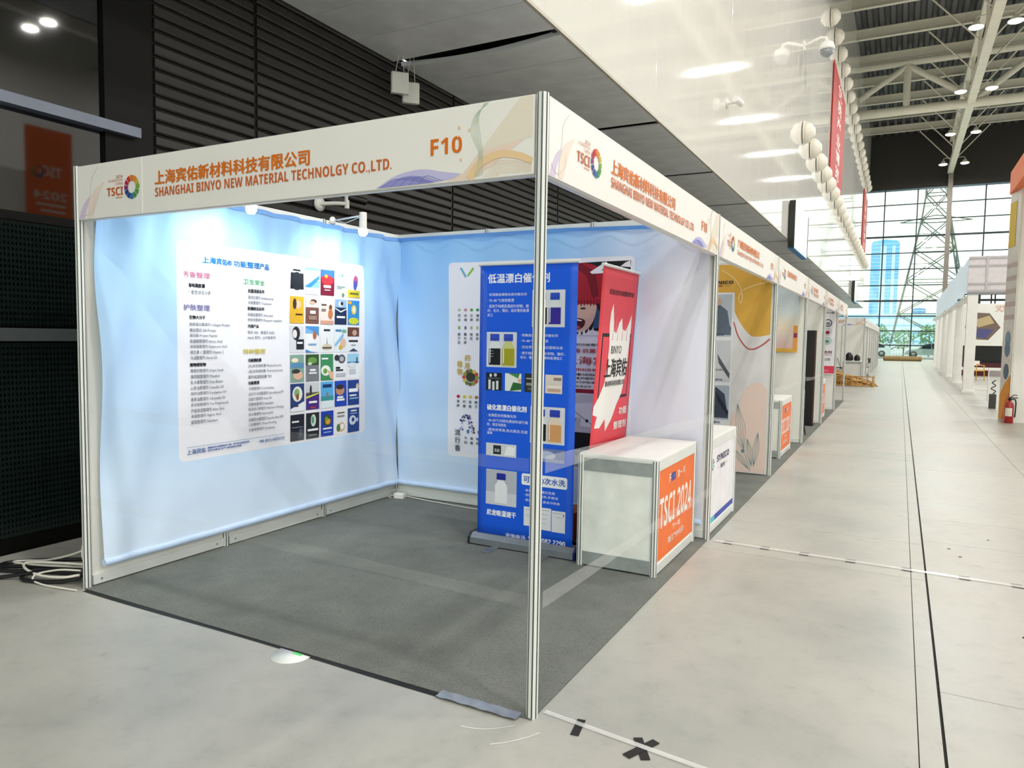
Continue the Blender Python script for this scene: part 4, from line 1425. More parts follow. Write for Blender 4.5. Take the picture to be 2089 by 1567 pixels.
spotlight(.95, .87, 'lit white arm spotlight on the rail, the one nearer the front fascia')
spotlight(2.12, 2.0, 'lit white arm spotlight on the rail, the one nearer the booth corner')


# ---- roll-up banners
def rollup(t, wd, ht, sheet_mat, sheetfn, fl_=.20):
    """base box along local x from 0..wd, sheet rising from it at local y=0 (front is -y)"""
    b = MB().prism([(-.06, .008), (-.055, .05), (-.02, .082), (.05, .082), (.075, .05), (.075, .008)], -.03, wd + .03, 'x').build('base', M['grey_metal'], t)
    MB().prism([(-.065, .004), (-.06, .055), (-.02, .088), (.055, .088), (.08, .055), (.08, .004)], wd + .03, wd + .045, 'x').build('end_cap', M['capblue'], b)
    MB().prism([(-.065, .004), (-.06, .055), (-.02, .088), (.055, .088), (.08, .055), (.08, .004)], -.045, -.03, 'x').build('end_cap', M['black'], b)
    for u in (wd * .24, wd * .76):
        MB().box(u - .03, -fl_, .0, u + .03, fl_ + .01, .008, c=.002).build('foot', M['grey_metal'], t)
    s_ = MB().sheet(lambda u, v: sheetfn(u, v, 0), lin(0, wd, 12), lin(.07, ht, 24)).build('sheet', sheet_mat, t)
    so = s_.modifiers.new('thickness', 'SOLIDIFY')
    so.thickness = .001
    so.offset = 1
    a, c = sheetfn(-.012, ht, 0), sheetfn(wd + .012, ht, 0)
    MB().tube([a, c], .012, 8).build('top_rail', M['alu'], t)
    q = sheetfn(wd / 2, ht, 0)
    MB().tube([(wd / 2, .035, .08), (q[0], q[1] + .02, ht - .01)], .009, 6).build('support_pole', M['alu'], t)
    return s_


BX0 = -1.475
t = thing('rollup_banner', 'blue roll-up banner with white characters and blue-capped bottle pictures', 'banner', (BX0, 2.03, .007))
sfn = lambda u, v, o: (u, .0 - o, v)
sheet = rollup(t, .775, 2.07, mat('blue_rollup_film', '#0a5ae2', .4, amt=.05, scale=1.2), sfn)
K = lambda x: x - BX0                               # world x -> sheet u
p = Print(.0010)
for s_, a_, b_, c_, d_, k_ in (('低温漂白催化剂', -1.409, 1.932, -.914, 1.999, 'T'), ('· 仿漆酶金属络合高浓催化剂', -1.411, 1.84, -1.092, 1.861, 'n'), ('· 75~85 ℃高效练漂', -1.411, 1.796, -1.193, 1.82, 'n'), ('· 适用于纯棉及混纺针织物、散', -1.412, 1.754, -1.072, 1.778, 'n'),
                           ('纤、毛巾、筒纱、绞纱等的练漂', -1.411, 1.722, -1.071, 1.746, 'n'), ('加工', -1.411, 1.691, -1.364, 1.713, 'n'), ('· 仿酶金属配合高浓催化剂', -1.138, 1.549, -.842, 1.569, 'n'), ('· 70~80 ℃ 高效练漂', -1.137, 1.509, -.917, 1.529, 'n'),
                           ('· 无化学残留、通过蓝标认证', -1.136, 1.464, -.803, 1.485, 'n'), ('· 用于纯棉及混纺针织物、散纤、', -1.136, 1.42, -.785, 1.442, 'n'), ('毛巾、筒纱、绞纱等的练漂加工', -1.135, 1.39, -.805, 1.411, 'n'),
                           ('硫化黑漂白催化剂', -1.403, 1.006, -1.078, 1.048, 'T'), ('· 金属配合仿酶催化剂', -1.405, .958, -1.161, .981, 'n'), ('· 45-50℃对硫化黑染料进行高', -1.404, .92, -1.064, .943, 'n'), ('效、稳定地脱色', -1.403, .889, -1.24, .912, 'n'),
                           ('· 脱色效率高,色光稳定,花度', -1.403, .851, -1.065, .874, 'n'), ('清晰', -1.402, .826, -1.356, .848, 'n'), ('· 非离子有机胺衍生物', -1.088, .432, -.841, .453, 'n'), ('· 超强亲水耐洗,手感佳', -1.087, .4, -.815, .419, 'n'), ('· 提高抗静电,易去污性能', -1.087, .363, -.801, .382, 'n'),
                           ('尼龙吸湿速干', -1.393, .224, -1.149, .267, 'T'), ('咨询电话:', -1.233, .074, -1.06, .108, 'n'), ('180 0082 2290', -1.048, .076, -.754, .109, 'L')):
    p.text(s_, K(a_), b_, K(c_), d_, '#f4f6fb', .0022 if k_ == 'T' else 0, .01 if k_ == 'L' else 0)
p.z = 1
p.rrect(K(-1.107), .481, K(-.747), .564, .014, '#f3f5fa')
p.z = 2
p.text('可耐50次水洗', K(-1.09), .50, K(-.762), .547, '#1c50bd', .0012)
p.build('printed_lettering', sheet, sfn)


def bottle(p, cu, v0, w_, h, cap, liquid, glass='#e3e8ec', fill=.62):
    p.z = 2
    p.poly([(cu - w_ / 2, v0 + .005), (cu - w_ / 2 + .004, v0), (cu + w_ / 2 - .004, v0), (cu + w_ / 2, v0 + .005), (cu + w_ / 2, v0 + h * .58), (cu + w_ * .28, v0 + h * .72), (cu + w_ * .28, v0 + h * .8), (cu - w_ * .28, v0 + h * .8), (cu - w_ * .28, v0 + h * .72), (cu - w_ / 2, v0 + h * .58)], glass)
    p.z = 3
    p.rect(cu - w_ * .46, v0 + .006, cu + w_ * .46, v0 + h * fill * .88, liquid)
    p.rrect(cu - w_ * .36, v0 + h * .78, cu + w_ * .36, v0 + h, .006, cap)
    p.z = 4
    p.rect(cu - w_ * .36, v0 + h * .84, cu + w_ * .36, v0 + h * .855, sc_col(S(cap), .6))
    p.rect(cu - w_ * .40, v0 + .02, cu - w_ * .33, v0 + h * .55, '#f2f4f6')


p = Print(.0010)
for a_, b_, c_, d_, col in ((-1.045, 1.618, -.792, 1.878, '#dfe3ea'), (-1.414, 1.323, -1.165, 1.579, '#dcdfe6'), (-1.045, .792, -.776, 1.055, '#dfe2e8'), (-1.403, .306, -1.147, .568, '#b9bdc8')):
    p.z = 1
    p.rect(K(a_), b_, K(c_), d_, col)
bottle(p, K(-.975), 1.632, .10, .225, '#3550c8', '#141518')
bottle(p, K(-.868), 1.632, .10, .225, '#2f4fc4', '#3a2a9a')
bottle(p, K(-1.345), 1.333, .105, .232, '#3550c4', '#14171a')
bottle(p, K(-1.232), 1.333, .105, .232, '#3550c4', '#a9a426', '#cfd08a')
bottle(p, K(-.965), .805, .10, .232, '#3044b8', '#1b1c20')
bottle(p, K(-.852), .805, .11, .232, '#3044b8', '#dba06a', '#ead9c4')
bottle(p, K(-1.275), .322, .105, .222, '#1d2f9e', '#eceef4', '#eceef4', .7)
p.z = 1.6
p.rect(K(-1.403), .306, K(-1.147), .40, '#d3d5de')
for j, z in enumerate((1.40, 1.42, 1.44, 1.46)):
    p.z = 5
    p.rect(K(-1.385), z, K(-1.355 + .005 * (j % 2)), z + .002, '#e9edf0')
for spec, r in (('#14171c|r#dfe3e6.15,.05,.3,.6|r#dfe3e6.4,.0,.55,.5|r#dfe3e6.65,.05,.8,.55|r#5a6066.1,.65,.9,.72|e#dfe3e6.3,.85,.08,.1|e#cfd3d6.6,.88,.1,.1', (-1.414, 1.153, -1.283, 1.281)), ('#e9efe9|p#2f6a3a .3,.0 1,.1 1,.45 .5,.5|p#4a8a4c .2,1 .9,1 .8,.72|e#e2b8a2.9,.62,.12,.12', (-1.255, 1.154, -1.122, 1.282)),
                ('#2c2d2a|r#8f9388.1,.35,.9,.5|r#b9bcb0.1,.7,.9,.76|r#5a5c54.2,.1,.8,.25', (-1.095, 1.154, -.966, 1.286)), ('#e3d3c8|r#c9a48e.15,.1,.9,.25|r#efe6df.1,.28,.95,.42|r#8f7f7c.5,.7,.95,.85|r#d9d3d0.1,.5,.9,.64', (-.932, 1.152, -.8, 1.284)),
                ('#d6d8df|r#26272c.24,.15,.5,.85|p#f2f3f6 .6,.1 .95,.15 .95,.8 .7,.85', (-1.406, .669, -1.153, .763)), ('#6f7fb4|e#b9c2de.45,.5,.3,.35|r#8b99c8.0,.0,1,.25', (-1.04, .663, -.773, .758)),
                ('#e6e8ef|r#9aa0b0.15,.85,.85,.88|r#b0b5c2.15,.6,.8,.62|r#b0b5c2.15,.5,.7,.52', (-1.084, .185, -.975, .324)), ('#e6e8ef|r#9aa0b0.15,.88,.85,.9|r#b0b5c2.15,.7,.8,.72|r#b0b5c2.15,.5,.7,.52|r#b0b5c2.15,.3,.6,.32', (-.969, .171, -.866, .332)), ('#e6e8ef|r#9aa0b0.1,.88,.85,.9|e#33384a.88,.82,.05,.04|r#b0b5c2.3,.7,.9,.72', (-.861, .168, -.756, .322))):
    mini(p, spec, K(r[0]), r[1], r[2] - r[0], r[3] - r[1], 1)
p.z = 4
p.text('洗前', K(-1.335), .70, K(-1.29), .725, '#f2f3f6')
p.build('bottle_picture_print', sheet, sfn)

# red roll-up, leaning forward behind the counter
RW = .775
t = thing('rollup_banner', 'red roll-up banner with white brush stroke and black characters behind the counter', 'banner', (-.695, 2.185, .007), PI / 2)
rfn = lambda u, v, o: (u, -.058 * v - o, v)
sheet = rollup(t, RW, 2.06, mat('red_rollup_film', '#e23b48', .45, amt=.05, scale=1.2), rfn, .068)
p = Print(.0010)
U = lambda f_: f_ * RW
p.z = 1
for q in ((U(.10), 1.556, U(.91), 1.582), (U(.10), 1.09, U(.91), 1.112), (U(.10), 1.09, U(.13), 1.58), (U(.89), 1.10, U(.91), 1.58)):
    p.rect(*q, '#221518')
p.z = 2
br = [(.30, 1.50), (.27, 1.64), (.28, 1.73), (.33, 1.80), (.36, 1.72), (.40, 1.60), (.46, 1.58), (.52, 1.66), (.60, 1.70), (.63, 1.62), (.72, 1.60), (.80, 1.66), (.87, 1.73), (.88, 1.64), (.86, 1.50), (.84, 1.30), (.74, 1.12), (.62, 1.04), (.56, .98), (.50, .93), (.36, .855), (.33, .95), (.20, .89), (.07, .90), (.12, .98), (.01, 1.00), (.02, 1.06), (.14, 1.13), (.25, 1.22), (.29, 1.36)]
p.poly([(U(a_), b_) for a_, b_ in br], '#f1eeea')
p.z = 2.6
for k_ in range(9):
    x = .30 + .065 * k_
    p.poly([(U(x), 1.53), (U(x + .012), 1.53), (U(x + .02), 1.66 + .03 * (k_ % 3))], '#e23b48' if k_ % 2 else '#f1eeea')
p.build('brush_print', sheet, rfn)
p = Print(.0010)
p.z = 4
for s_, a_, b_, c_, d_, col, bo in (('您身边的功能整理专家', .20, 1.862, .886, 1.90, '#2a1416', .001), ('BINYO', .357, 1.432, .644, 1.491, '#3a3638', 0), ('上海宾佑', .227, 1.257, .838, 1.396, '#26211f', .004), ('新材料科技有限公司', .264, 1.19, .786, 1.233, '#2c2724', .001), ('功能', .70, .958, .93, 1.017, '#f4f0ec', .002), ('整理剂', .58, .851, .94, .91, '#f4f0ec', .002)):
    p.text(s_, U(a_), b_, U(c_), d_, col, bo)
p.build('printed_lettering', sheet, rfn)

# a carton behind the counter
t = thing('cardboard_box', 'brown cardboard box on the carpet between blue banner and counter', 'box', (-.955, 2.33, .007), .1)
MB().box(-.13, 0, 0, .13, .30, .235).build('body', M['card'], t)
MB().add([(-.13, 0, .235), (.13, 0, .235), (.14, -.05, .285), (-.14, -.05, .285)], [(0, 1, 2, 3)]).build('flap', M['card'], t)
MB().add([(.13, 0, .235), (.13, .3, .235), (.19, .3, .27), (.19, 0, .27)], [(0, 1, 2, 3)]).build('flap', M['card'], t)


# ---- display counters
def counter(lab, x0, x1, y0, y1, poster=None, back='panel', h=.762, group='display counters'):
    """aluminium framed counter, origin at its aisle-side near corner; poster draws on the aisle face"""
    t = thing('display_counter', lab, 'counter', (x1, y0, .0065), group=group)
    dx, dy = x1 - x0, y1 - y0
    for a in (-dx + .02, -.02):
        for b in (.02, dy - .02):
            inst('post', POSTC, t, (a, b, 0))
    # near face: pale panel between dull metal rails
    MB().box(-dx + .04, .012, .10, -.04, .028, .655).build('front_panel', M[back], t)
    MB().box(-dx + .04, .006, .655, -.04, .032, .742).build('upper_rail', M['steel'], t)
    MB().box(-dx + .04, .006, .010, -.04, .032, .10).build('lower_rail', M['steel'], t)
    MB().box(-dx + .04, .004, .742, -.04, .034, .758).build('edge_strip', M['alu'], t)
    MB().box(-dx + .04, dy - .03, .02, -.04, dy - .012, .74).build('rear_panel', M['panel'], t)
    MB().box(-dx + .012, .04, .02, -dx + .028, dy - .04, .74).build('inner_panel', M['panel'], t)
    sp = MB().box(-.028, .04, .07, -.010, dy - .04, .69).build('side_panel', M['panel'], t)
    MB().box(-.034, .04, .69, -.005, dy - .04, .758).build('upper_rail', M['alu'], t)
    MB().box(-.034, .04, .008, -.005, dy - .04, .07).build('lower_rail', M['alu'], t)
    MB().box(-dx + .006, .006, .758, -.006, dy - .006, .772, c=.003).build('top', M['white'], t)
    if poster:
        poster(sp, dy)
    return t


M['worn'] = mat('worn_whitened_panel', '#f0f2ec', .55, 0, .3, .10, 5)


def orange_poster(parent, dy, far=False):
    fn = lambda u, v, o: (-.0096 + o, u, v)
    po = MB().box(-.0105, .045, .082, -.0088, dy - .045, .686).build('orange_poster', M['orange'], parent)
    p = Print(.0010)
    p.text('TSCI 2024', .09, .29, dy - .11, .50, '#f6efe8', 0, .01)
    PF = lambda u, v, o: (-.0086 + o, u, v)
    p.build('printed_title', po, PF)
    p = Print(.0010)
    p.text('下一站', dy * .40, .225, dy * .60, .265, '#f6efe8', .0015)
    p.text('我们广州9月见!', dy * .30, .15, dy * .70, .195, '#f6efe8', .0012)
    p.build('printed_slogan', po, PF)
    p = Print(.0010)
    p.text('F', dy * .30, .575, dy * .34, .63, '#e9eaf6', .002)
    p.rect(dy * .35, .575, dy * .45, .63, '#5a4a8c')
    p.text('言一', dy * .50, .575, dy * .62, .63, '#f6efe8', .0015)
    p.text('试', dy * .64, .585, dy * .70, .632, '#f6efe8', .001)
    p.z = 2
    p.rect(dy * .355, .60, dy * .44, .622, '#3d5fae')
    p.z = 1
    p.build('printed_logo', po, PF)


def synco_poster(parent, dy):
    po = MB().box(-.0105, .045, .082, -.0088, dy - .045, .686).build('white_poster', mat('white_counter_poster', '#eeeaf0', .4), parent)
    p = Print(.0010)
    y0 = -.03
    for k_ in range(6):
        p.ring(.145, .555, .030, .048, 60 * k_ + 6, 60 * k_ + 46, ('#2d4a7a', '#3fae9f')[k_ % 2], 3)
    p.poly([(.125, .54), (.15, .575), (.165, .57), (.145, .535)], '#3fae9f')
    p.text('SYNICO', .29, .553, .755, .606, '#2c3560', .002, .01)
    p.text('赛尼科', .43, .482, .60, .522, '#4a4f66', .001)
    p.rect(.30, .50, .40, .503, '#9a9cab')
    p.rect(.63, .50, .74, .503, '#9a9cab')
    p.rect(.055, .082, .255, .128, '#63c3cf')
    p.rect(.255, .082, dy - .045, .128, '#3a4fae')
    p.build('printed_lettering', po, lambda u, v, o: (-.0086 + o, u, v))


counter('white counter with dull metal front and orange poster in the corner booth', -.625, -.07, 1.925, 2.935, orange_poster, 'worn')
counter('white counter with dark blue logo and blue stripe poster', -.55, .0, 3.075, 4.105, synco_poster, 'panel')
counter('white counter with orange poster in front of the sunset poster booth', -.58, -.06, 7.40, 8.42, orange_poster)
counter('white counter with orange poster beside the black folding chair', -.58, -.06, 9.35, 9.95, orange_poster)
counter('white counter with orange poster under the pink-footed hanging poster', -.60, -.05, 12.5, 13.6, orange_poster)
counter('white counter with orange poster at the end of the near row', -.55, -.05, 15.35, 16.2, orange_poster)

# ---- clear plastic barrier strips round the corner booth
ribbon('plastic_strip', 'upper clear plastic strip across the front opening of the corner booth', (-2.975, -.03, 1.10), (-.02, -.03, 1.045), .055, .012, 'film_faint')
ribbon('plastic_strip', 'lower clear plastic strip across the front opening of the corner booth', (-2.975, -.03, .55), (-.02, -.03, .49), .055, .0, 'film_faint')
ribbon('plastic_strip', 'upper clear plastic strip along the aisle side of the corner booth', (.03, .02, 1.045), (.03, 3.02, .96), .07, .0)
ribbon('plastic_strip', 'lower clear plastic strip along the aisle side of the corner booth', (.03, .02, .49), (.03, 3.02, .40), .07, .0)
ribbon('plastic_strip', 'clear plastic strip across the sunset poster booth', (.03, 6.10, .98), (.03, 9.10, 1.0), .07, .02)
ribbon('plastic_strip', 'twisted clear plastic strip in front of the black panel booth', (.03, 9.14, .98), (.03, 12.14, .98), .06, .04)

# ---- tape, marks and scraps on the floor
tag(MB().sheet(lambda u, v: (u, -.052 + .03 * v + .006 * math.sin(3 * u), .0012 + .003 * (v > .4)), lin(-2.96, -.425, 40), lin(0, 1, 3)).build('carpet_edge_tape', M['tape_black']), 'black tape sealing the front edge of the carpet', 'tape')
tag(MB().sheet(lambda u, v: (u, -.068 + .06 * v, .008 + .004 * abs(math.sin(31 * u + 3 * v))), lin(-.43, -.04, 40), lin(0, 1, 5)).build('duct_tape', M['tape_silver']), 'crinkled silver duct tape on the carpet edge by the corner post', 'tape')
tag(MB().sheet(lambda u, v: (u, .05 - .115 * u + .028 * v, .0046), lin(.03, 3.2, 60), lin(0, 1, 2)).build('floor_tape', M['floortape']), 'clear tape strip on the floor running out from the corner post', 'tape')
tag(MB().sheet(lambda u, v: (u, 3.01 - .022 * u + .05 * v, .0046), lin(.06, 5.0, 60), lin(0, 1, 2)).build('floor_tape', M['floortape']), 'clear tape strip across the aisle floor at the counters', 'tape')


def patch(x, y, a, l, w_, lab, m='tape_black', cat='tape', grp=None, z=.0024):
    o = MB().box(-l / 2, -w_ / 2, 0, l / 2, w_ / 2, .0008).build('tape_patch' if cat == 'tape' else 'floor_mark', M[m], None, (x, y, z), (0, 0, a))
    return tag(o, lab, cat, grp)


patch(.198, .018, -1.41, .125, .034, 'single black tape patch on the floor tape near the corner post', z=.0022)
patch(.467, -.001, -1.06, .15, .036, 'black strip of the crossed tape mark, lying underneath', z=.0022)
patch(.467, -.004, 1.15, .17, .036, 'black strip of the crossed tape mark, lying on top', z=.0032)
for x, od in zip((.168, .44, .714, 1.023, 1.374, 1.71, 2.0), ('first', 'second', 'third', 'fourth', 'fifth', 'sixth', 'seventh')):
    for dy in (-.03, .03):
        patch(x, 3.035 - .022 * x + dy, -.02, .065, .014, 'small black tape tab on the %s edge of the aisle tape, %s from the counters' % ('near' if dy < 0 else 'far', od), grp='small tape tabs on the aisle tape', z=.003)
for pts, lab in (([(-.215, -.205), (-.15, -.19), (-.09, -.155), (-.03, -.095)], 'white chalk line on the floor, the straighter one'), ([(-.05, -.26), (.0, -.215), (.05, -.15), (.082, -.092)], 'white chalk line on the floor, the curved one')):
    c_ = curve(pts)
    pl = Print(.001)
    pl.stroke(c_, .005, '#f4f4f0', .003)
    o = MB().add([(a_, b_, .0012) for a_, b_, _ in pl.v], pl.f).build('chalk_line', M['chalk'])
    tag(o, lab, 'chalk mark')
t = thing('floor_sticker', 'round white floor sticker with green print half under the carpet edge', 'sticker', (-1.27, -.065, .0006))
MB().lathe([(.10, 0), (.10, .0008)], n=28).build('disc', M['sticker'], t)
MB().box(-.01, .01, .0008, .05, .05, .0014).build('green_print', M['sticker_green'], t)
for x, y, r in ((2.0, 2.35, .012), (1.92, 2.02, .014), (2.02, 1.0, .014), (1.86, .93, .011), (1.66, 3.75, .012), (1.72, 3.55, .012), (1.95, 4.2, .01)):
    tag(MB().lathe([(r, 0), (r, .0006)], n=10).build('floor_bolt_hole', M['dark'], None, (x, y, .0004)), 'small dark bolt hole in the aisle floor slab', 'bolt hole', 'bolt holes in the floor')

# ---- cables beside the left post
random.seed(11)


def cable(name, lab, pts, r, m, group):
    tag(MB().tube(curve([Vector(q) for q in pts], 60), r, 8).build(name, M[m]), lab, 'cable', group)


cable('black_cable', 'thick black cable looping out farthest along the dark glass', [(-3.10, .55, .014), (-3.5, .30, .014), (-3.75, .12, .014), (-3.86, .0, .014), (-3.80, -.08, .02), (-3.6, -.02, .036), (-3.3, .12, .036), (-3.08, .25, .014)], .013, 'rubber', 'cables by the left post')
cable('black_cable', 'thick black cable running out of the picture at the left', [(-3.08, .32, .014), (-3.35, .10, .040), (-3.62, -.06, .014), (-3.9, -.20, .014), (-4.0, -.5, .014)], .013, 'rubber', 'cables by the left post')
cable('black_cable', 'thick black cable coiled nearest the viewer', [(-3.10, .18, .044), (-3.35, .05, .044), (-3.52, -.06, .030), (-3.42, -.14, .016), (-3.2, -.05, .016), (-3.12, .03, .042), (-3.35, -.06, .052), (-3.6, -.2, .016), (-3.75, -.4, .016)], .012, 'rubber', 'cables by the left post')
cable('white_cable', 'white cable in the widest loop beside the left post', [(-3.05, .05, .23), (-3.25, .06, .15), (-3.52, .06, .07), (-3.76, .05, .03), (-3.80, .0, .03), (-3.66, -.03, .05), (-3.4, .0, .07), (-3.05, .06, .10)], .007, 'cable', 'cables by the left post')
cable('white_cable', 'white cable in the middle loop beside the left post', [(-3.05, .03, .125), (-3.25, .0, .11), (-3.50, -.02, .08), (-3.60, -.04, .06), (-3.50, -.08, .05), (-3.32, -.09, .045), (-3.15, -.06, .055), (-3.05, -.02, .075)], .008, 'cable', 'cables by the left post')
cable('white_cable', 'white cable in the loop nearest the viewer, ending at the post foot', [(-3.05, -.01, .10), (-3.2, -.05, .09), (-3.36, -.09, .05), (-3.36, -.12, .02), (-3.25, -.12, .009), (-3.12, -.10, .008), (-2.99, -.075, .008)], .006, 'cable', 'cables by the left post')
cable('white_cable', 'short white cable bowing upright against the left post', [(-3.035, .04, .31), (-3.07, .03, .27), (-3.095, .03, .20), (-3.08, .03, .14), (-3.04, .03, .11)], .008, 'cable', 'cables by the left post')

# =================================================================== CONTENTS OF THE FARTHER BOOTHS
# ---- second booth: printed wall
t = thing('fabric_backdrop', 'ochre, white and pink printed wall cloth with line-drawn leaves', 'backdrop')
b2 = lambda x, z, o=0: (x, 6.045 - o, z)
MB().sheet(b2, lin(-2.9, -.04, 40), lin(.02, 2.43, 30)).build('cloth', mat('pale_printed_cloth', '#dcd8dc', .55), t)
p = Print(.0012)
p.z = 1
p.poly([(-2.9, 2.42), (-.04, 2.42), (-.04, 1.62)] + curve([(-.06, 1.615), (-.14, 1.60), (-.236, 1.60), (-.32, 1.68), (-.40, 1.80), (-.438, 1.88)]) + [(-.445, 2.10), (-2.9, 2.10)], '#d7a648')
p.poly([(-2.9, .03), (-2.9, .55), (-.46, .60), (-.36, .80)] + curve([(-.30, .98), (-.22, 1.05), (-.126, 1.07), (-.05, 1.0)]) + [(-.04, .03)], '#e6cdc4')
p.z = 2
p.stroke(curve([(-.445, 1.76), (-.39, 1.60), (-.30, 1.475), (-.22, 1.45), (-.12, 1.50), (-.04, 1.57)]), .012, '#b9504e', .016)
p.stroke(curve([(-.60, 2.36), (-.48, 2.28), (-.39, 2.17), (-.36, 2.05), (-.375, 1.98), (-.40, 2.03), (-.36, 2.12), (-.22, 2.18), (-.06, 2.22)]), .008, '#f0dba8')
for cx, cz, tx, tz, wd in ((-.28, .28, -.37, .82, .05), (-.167, .10, -.128, .50, .035), (-.19, .10, -.247, .42, .035), (-.22, .06, -.40, .30, .04)):
    for s_ in (-1, -.5, 0, .5, 1):
        mx_, mz_ = (cx + tx) / 2 + s_ * wd, (cz + tz) / 2
        p.stroke(curve([(cx, cz), (mx_, mz_), (tx, tz)]), .004, '#6f9a9c')
p.stroke(curve([(-.36, .40), (-.29, .28), (-.22, .12), (-.2, .04)]), .006, '#7fa3a4')
p.ell(-.29, .27, .022, .022, '#5f9090', 9)
p.build('printed_pattern', t, b2)
p = Print(.0012)
p.z = 3
p.rect(-1.5, .55, -.45, 2.10, '#e3e3ea')
p.z = 4
for z0_, z1_, c1, c2, c3 in ((1.59, 2.08, '#b9c0cc', '#5f6b7c', '#d9b9a4'), (1.06, 1.545, '#c9ccd2', '#7e838c', '#555a62'), (.62, 1.02, '#a9b2c4', '#3e4658', '#22283a')):
    p.z = 4
    p.rect(-1.4, z0_, -.468, z1_, c1)
    p.z = 5
    p.poly([(-1.4, z0_ + .02), (-.47, z0_ + .02), (-.52, z0_ + .3), (-.62, z0_ + .38), (-1.0, z0_ + .2)], c2 if z0_ != 1.06 else c1)
    p.poly([(-.62, z0_ + .33), (-.47, z0_ + .1), (-.475, z0_ + .04), (-.60, z0_ + .22)], c3 if z0_ < 1.5 else c2)
p.z = 6
p.ell(-.625, 2.0, .035, .05, '#c9a898', 10)
p.text('Fabric', -.655, 1.60, -.55, 1.63, '#27306a', .001)
p.text('Fabric', -.655, 1.075, -.55, 1.105, '#27306a', .001)
p.text('Fabric', -.665, .575, -.56, .605, '#27306a', .001)
p.text('swelle', -.65, 1.19, -.55, 1.22, '#55585f')
p.text('SYNICO', -.72, 2.20, -.465, 2.235, '#2c2f3c', .0015, .01)
p.text('赛尼科', -.68, 2.165, -.585, 2.19, '#a03a3a', .001)
p.rect(-.56, 2.176, -.49, 2.179, '#44485a')
p.build('fabric_photo_print', t, b2)

# ---- third booth: sunset poster
t = thing('hanging_poster', 'sunset sky poster with golden lower edge on the third booth wall', 'poster', (0, 9.09, 0))


def sunset_mat():
    m, nt, b = newmat('sunset_print')
    tc = node(nt, 'ShaderNodeTexCoord')
    sp = node(nt, 'ShaderNodeSeparateXYZ')
    nt.links.new(tc.outputs['Object'], sp.inputs[0])
    mr = node(nt, 'ShaderNodeMapRange', i_1=1.38, i_2=2.4)
    nt.links.new(sp.outputs['Z'], mr.inputs[0])
    r = ramp(nt, [(0, S('#d8a33a')), (.05, S('#e0b04a')), (.06, S('#dcb6b0')), (.25, S('#e2cfc8')), (.36, S('#ead9c0')), (.6, S('#d5dde2')), (1, S('#c3d2dc'))])
    nt.links.new(mr.outputs[0], r.inputs['Fac'])
    nt.links.new(r.outputs['Color'], b.inputs['Base Color'])
    b.inputs['Roughness'].default_value = .5
    return m


MB().box(-2.2, -.035, 1.38, -.10, -.03, 2.4).build('sheet', sunset_mat(), t)
p = Print(.001)
p.rect(-.50, 1.58, -.40, 2.15, '#e9e2df')
p.z = 2
for j in range(9):
    p.text('印染功能助剂专家系'[j], -.43, 2.05 - .055 * j, -.40, 2.09 - .055 * j, '#8a2f3a', .002)
p.rect(-.16, 1.42, -.10, 1.78, '#e39a4a')
p.z = 3
p.rect(-.155, 1.60, -.105, 1.67, '#8a3a5a')
p.build('printed_lettering', t, lambda u, v, o: (u, -.0352 - o, v))

# ---- fourth booth: tall black panel, frames, folding chair
t = thing('display_stand', 'tall narrow black display panel inside the fourth booth', 'panel', (-.17, 11.7, .0065))
MB().box(-.10, 0, 0, .06, .05, 1.74).build('board', M['black'], t)
MB().box(.06, -.005, 0, .085, .055, 1.74).build('edge_strip', mat('dark_brown_edge', '#4a2c1c', .4), t)
MB().box(-.12, -.12, 0, .09, .18, .02).build('foot', M['black_metal'], t)
for z, h, lab in ((1.30, .22, 'small black framed screen on the fourth booth wall, the higher one'), (.98, .3, 'small black framed screen on the fourth booth wall, the lower one')):
    t = thing('framed_screen', lab, 'screen', (-.5, 12.135, z))
    MB().box(-.10, 0, 0, .20, .012, h).build('frame', M['black'], t)
    MB().box(-.08, -.003, .02, .18, 0, h - .02).build('screen', mat('grey_screen', '#8a8f92', .2), t)


def folding_chair(lab, loc, rz):
    t = thing('folding_chair', lab, 'chair', loc, rz, 'black folding chairs')
    MB().box(-.2, -.19, .43, .2, .19, .46, c=.012).build('seat', M['black'], t)
    MB().sheet(lambda u, v: (u, .21 + .02 * math.cos(4 * u), v), lin(-.2, .2, 6), lin(.62, .82, 3)).build('backrest', M['black'], t)
    for sx in (-.2, .2):
        MB().tube([(sx, -.24, 0), (sx, .05, .44), (sx, .22, .84)], .011, 6).build('leg', M['black_metal'], t)
        MB().tube([(sx * .9, .24, 0), (sx * .9, -.14, .44)], .011, 6).build('leg', M['black_metal'], t)
    MB().tube([(-.2, -.2, .06), (.2, -.2, .06)], .009, 6).build('stretcher', M['black_metal'], t)
    MB().tube([(-.18, .2, .05), (.18, .2, .05)], .009, 6).build('stretcher', M['black_metal'], t)
    return t


folding_chair('black folding chair beside the counter in the fourth booth', (-.33, 10.35, .0065), .4)

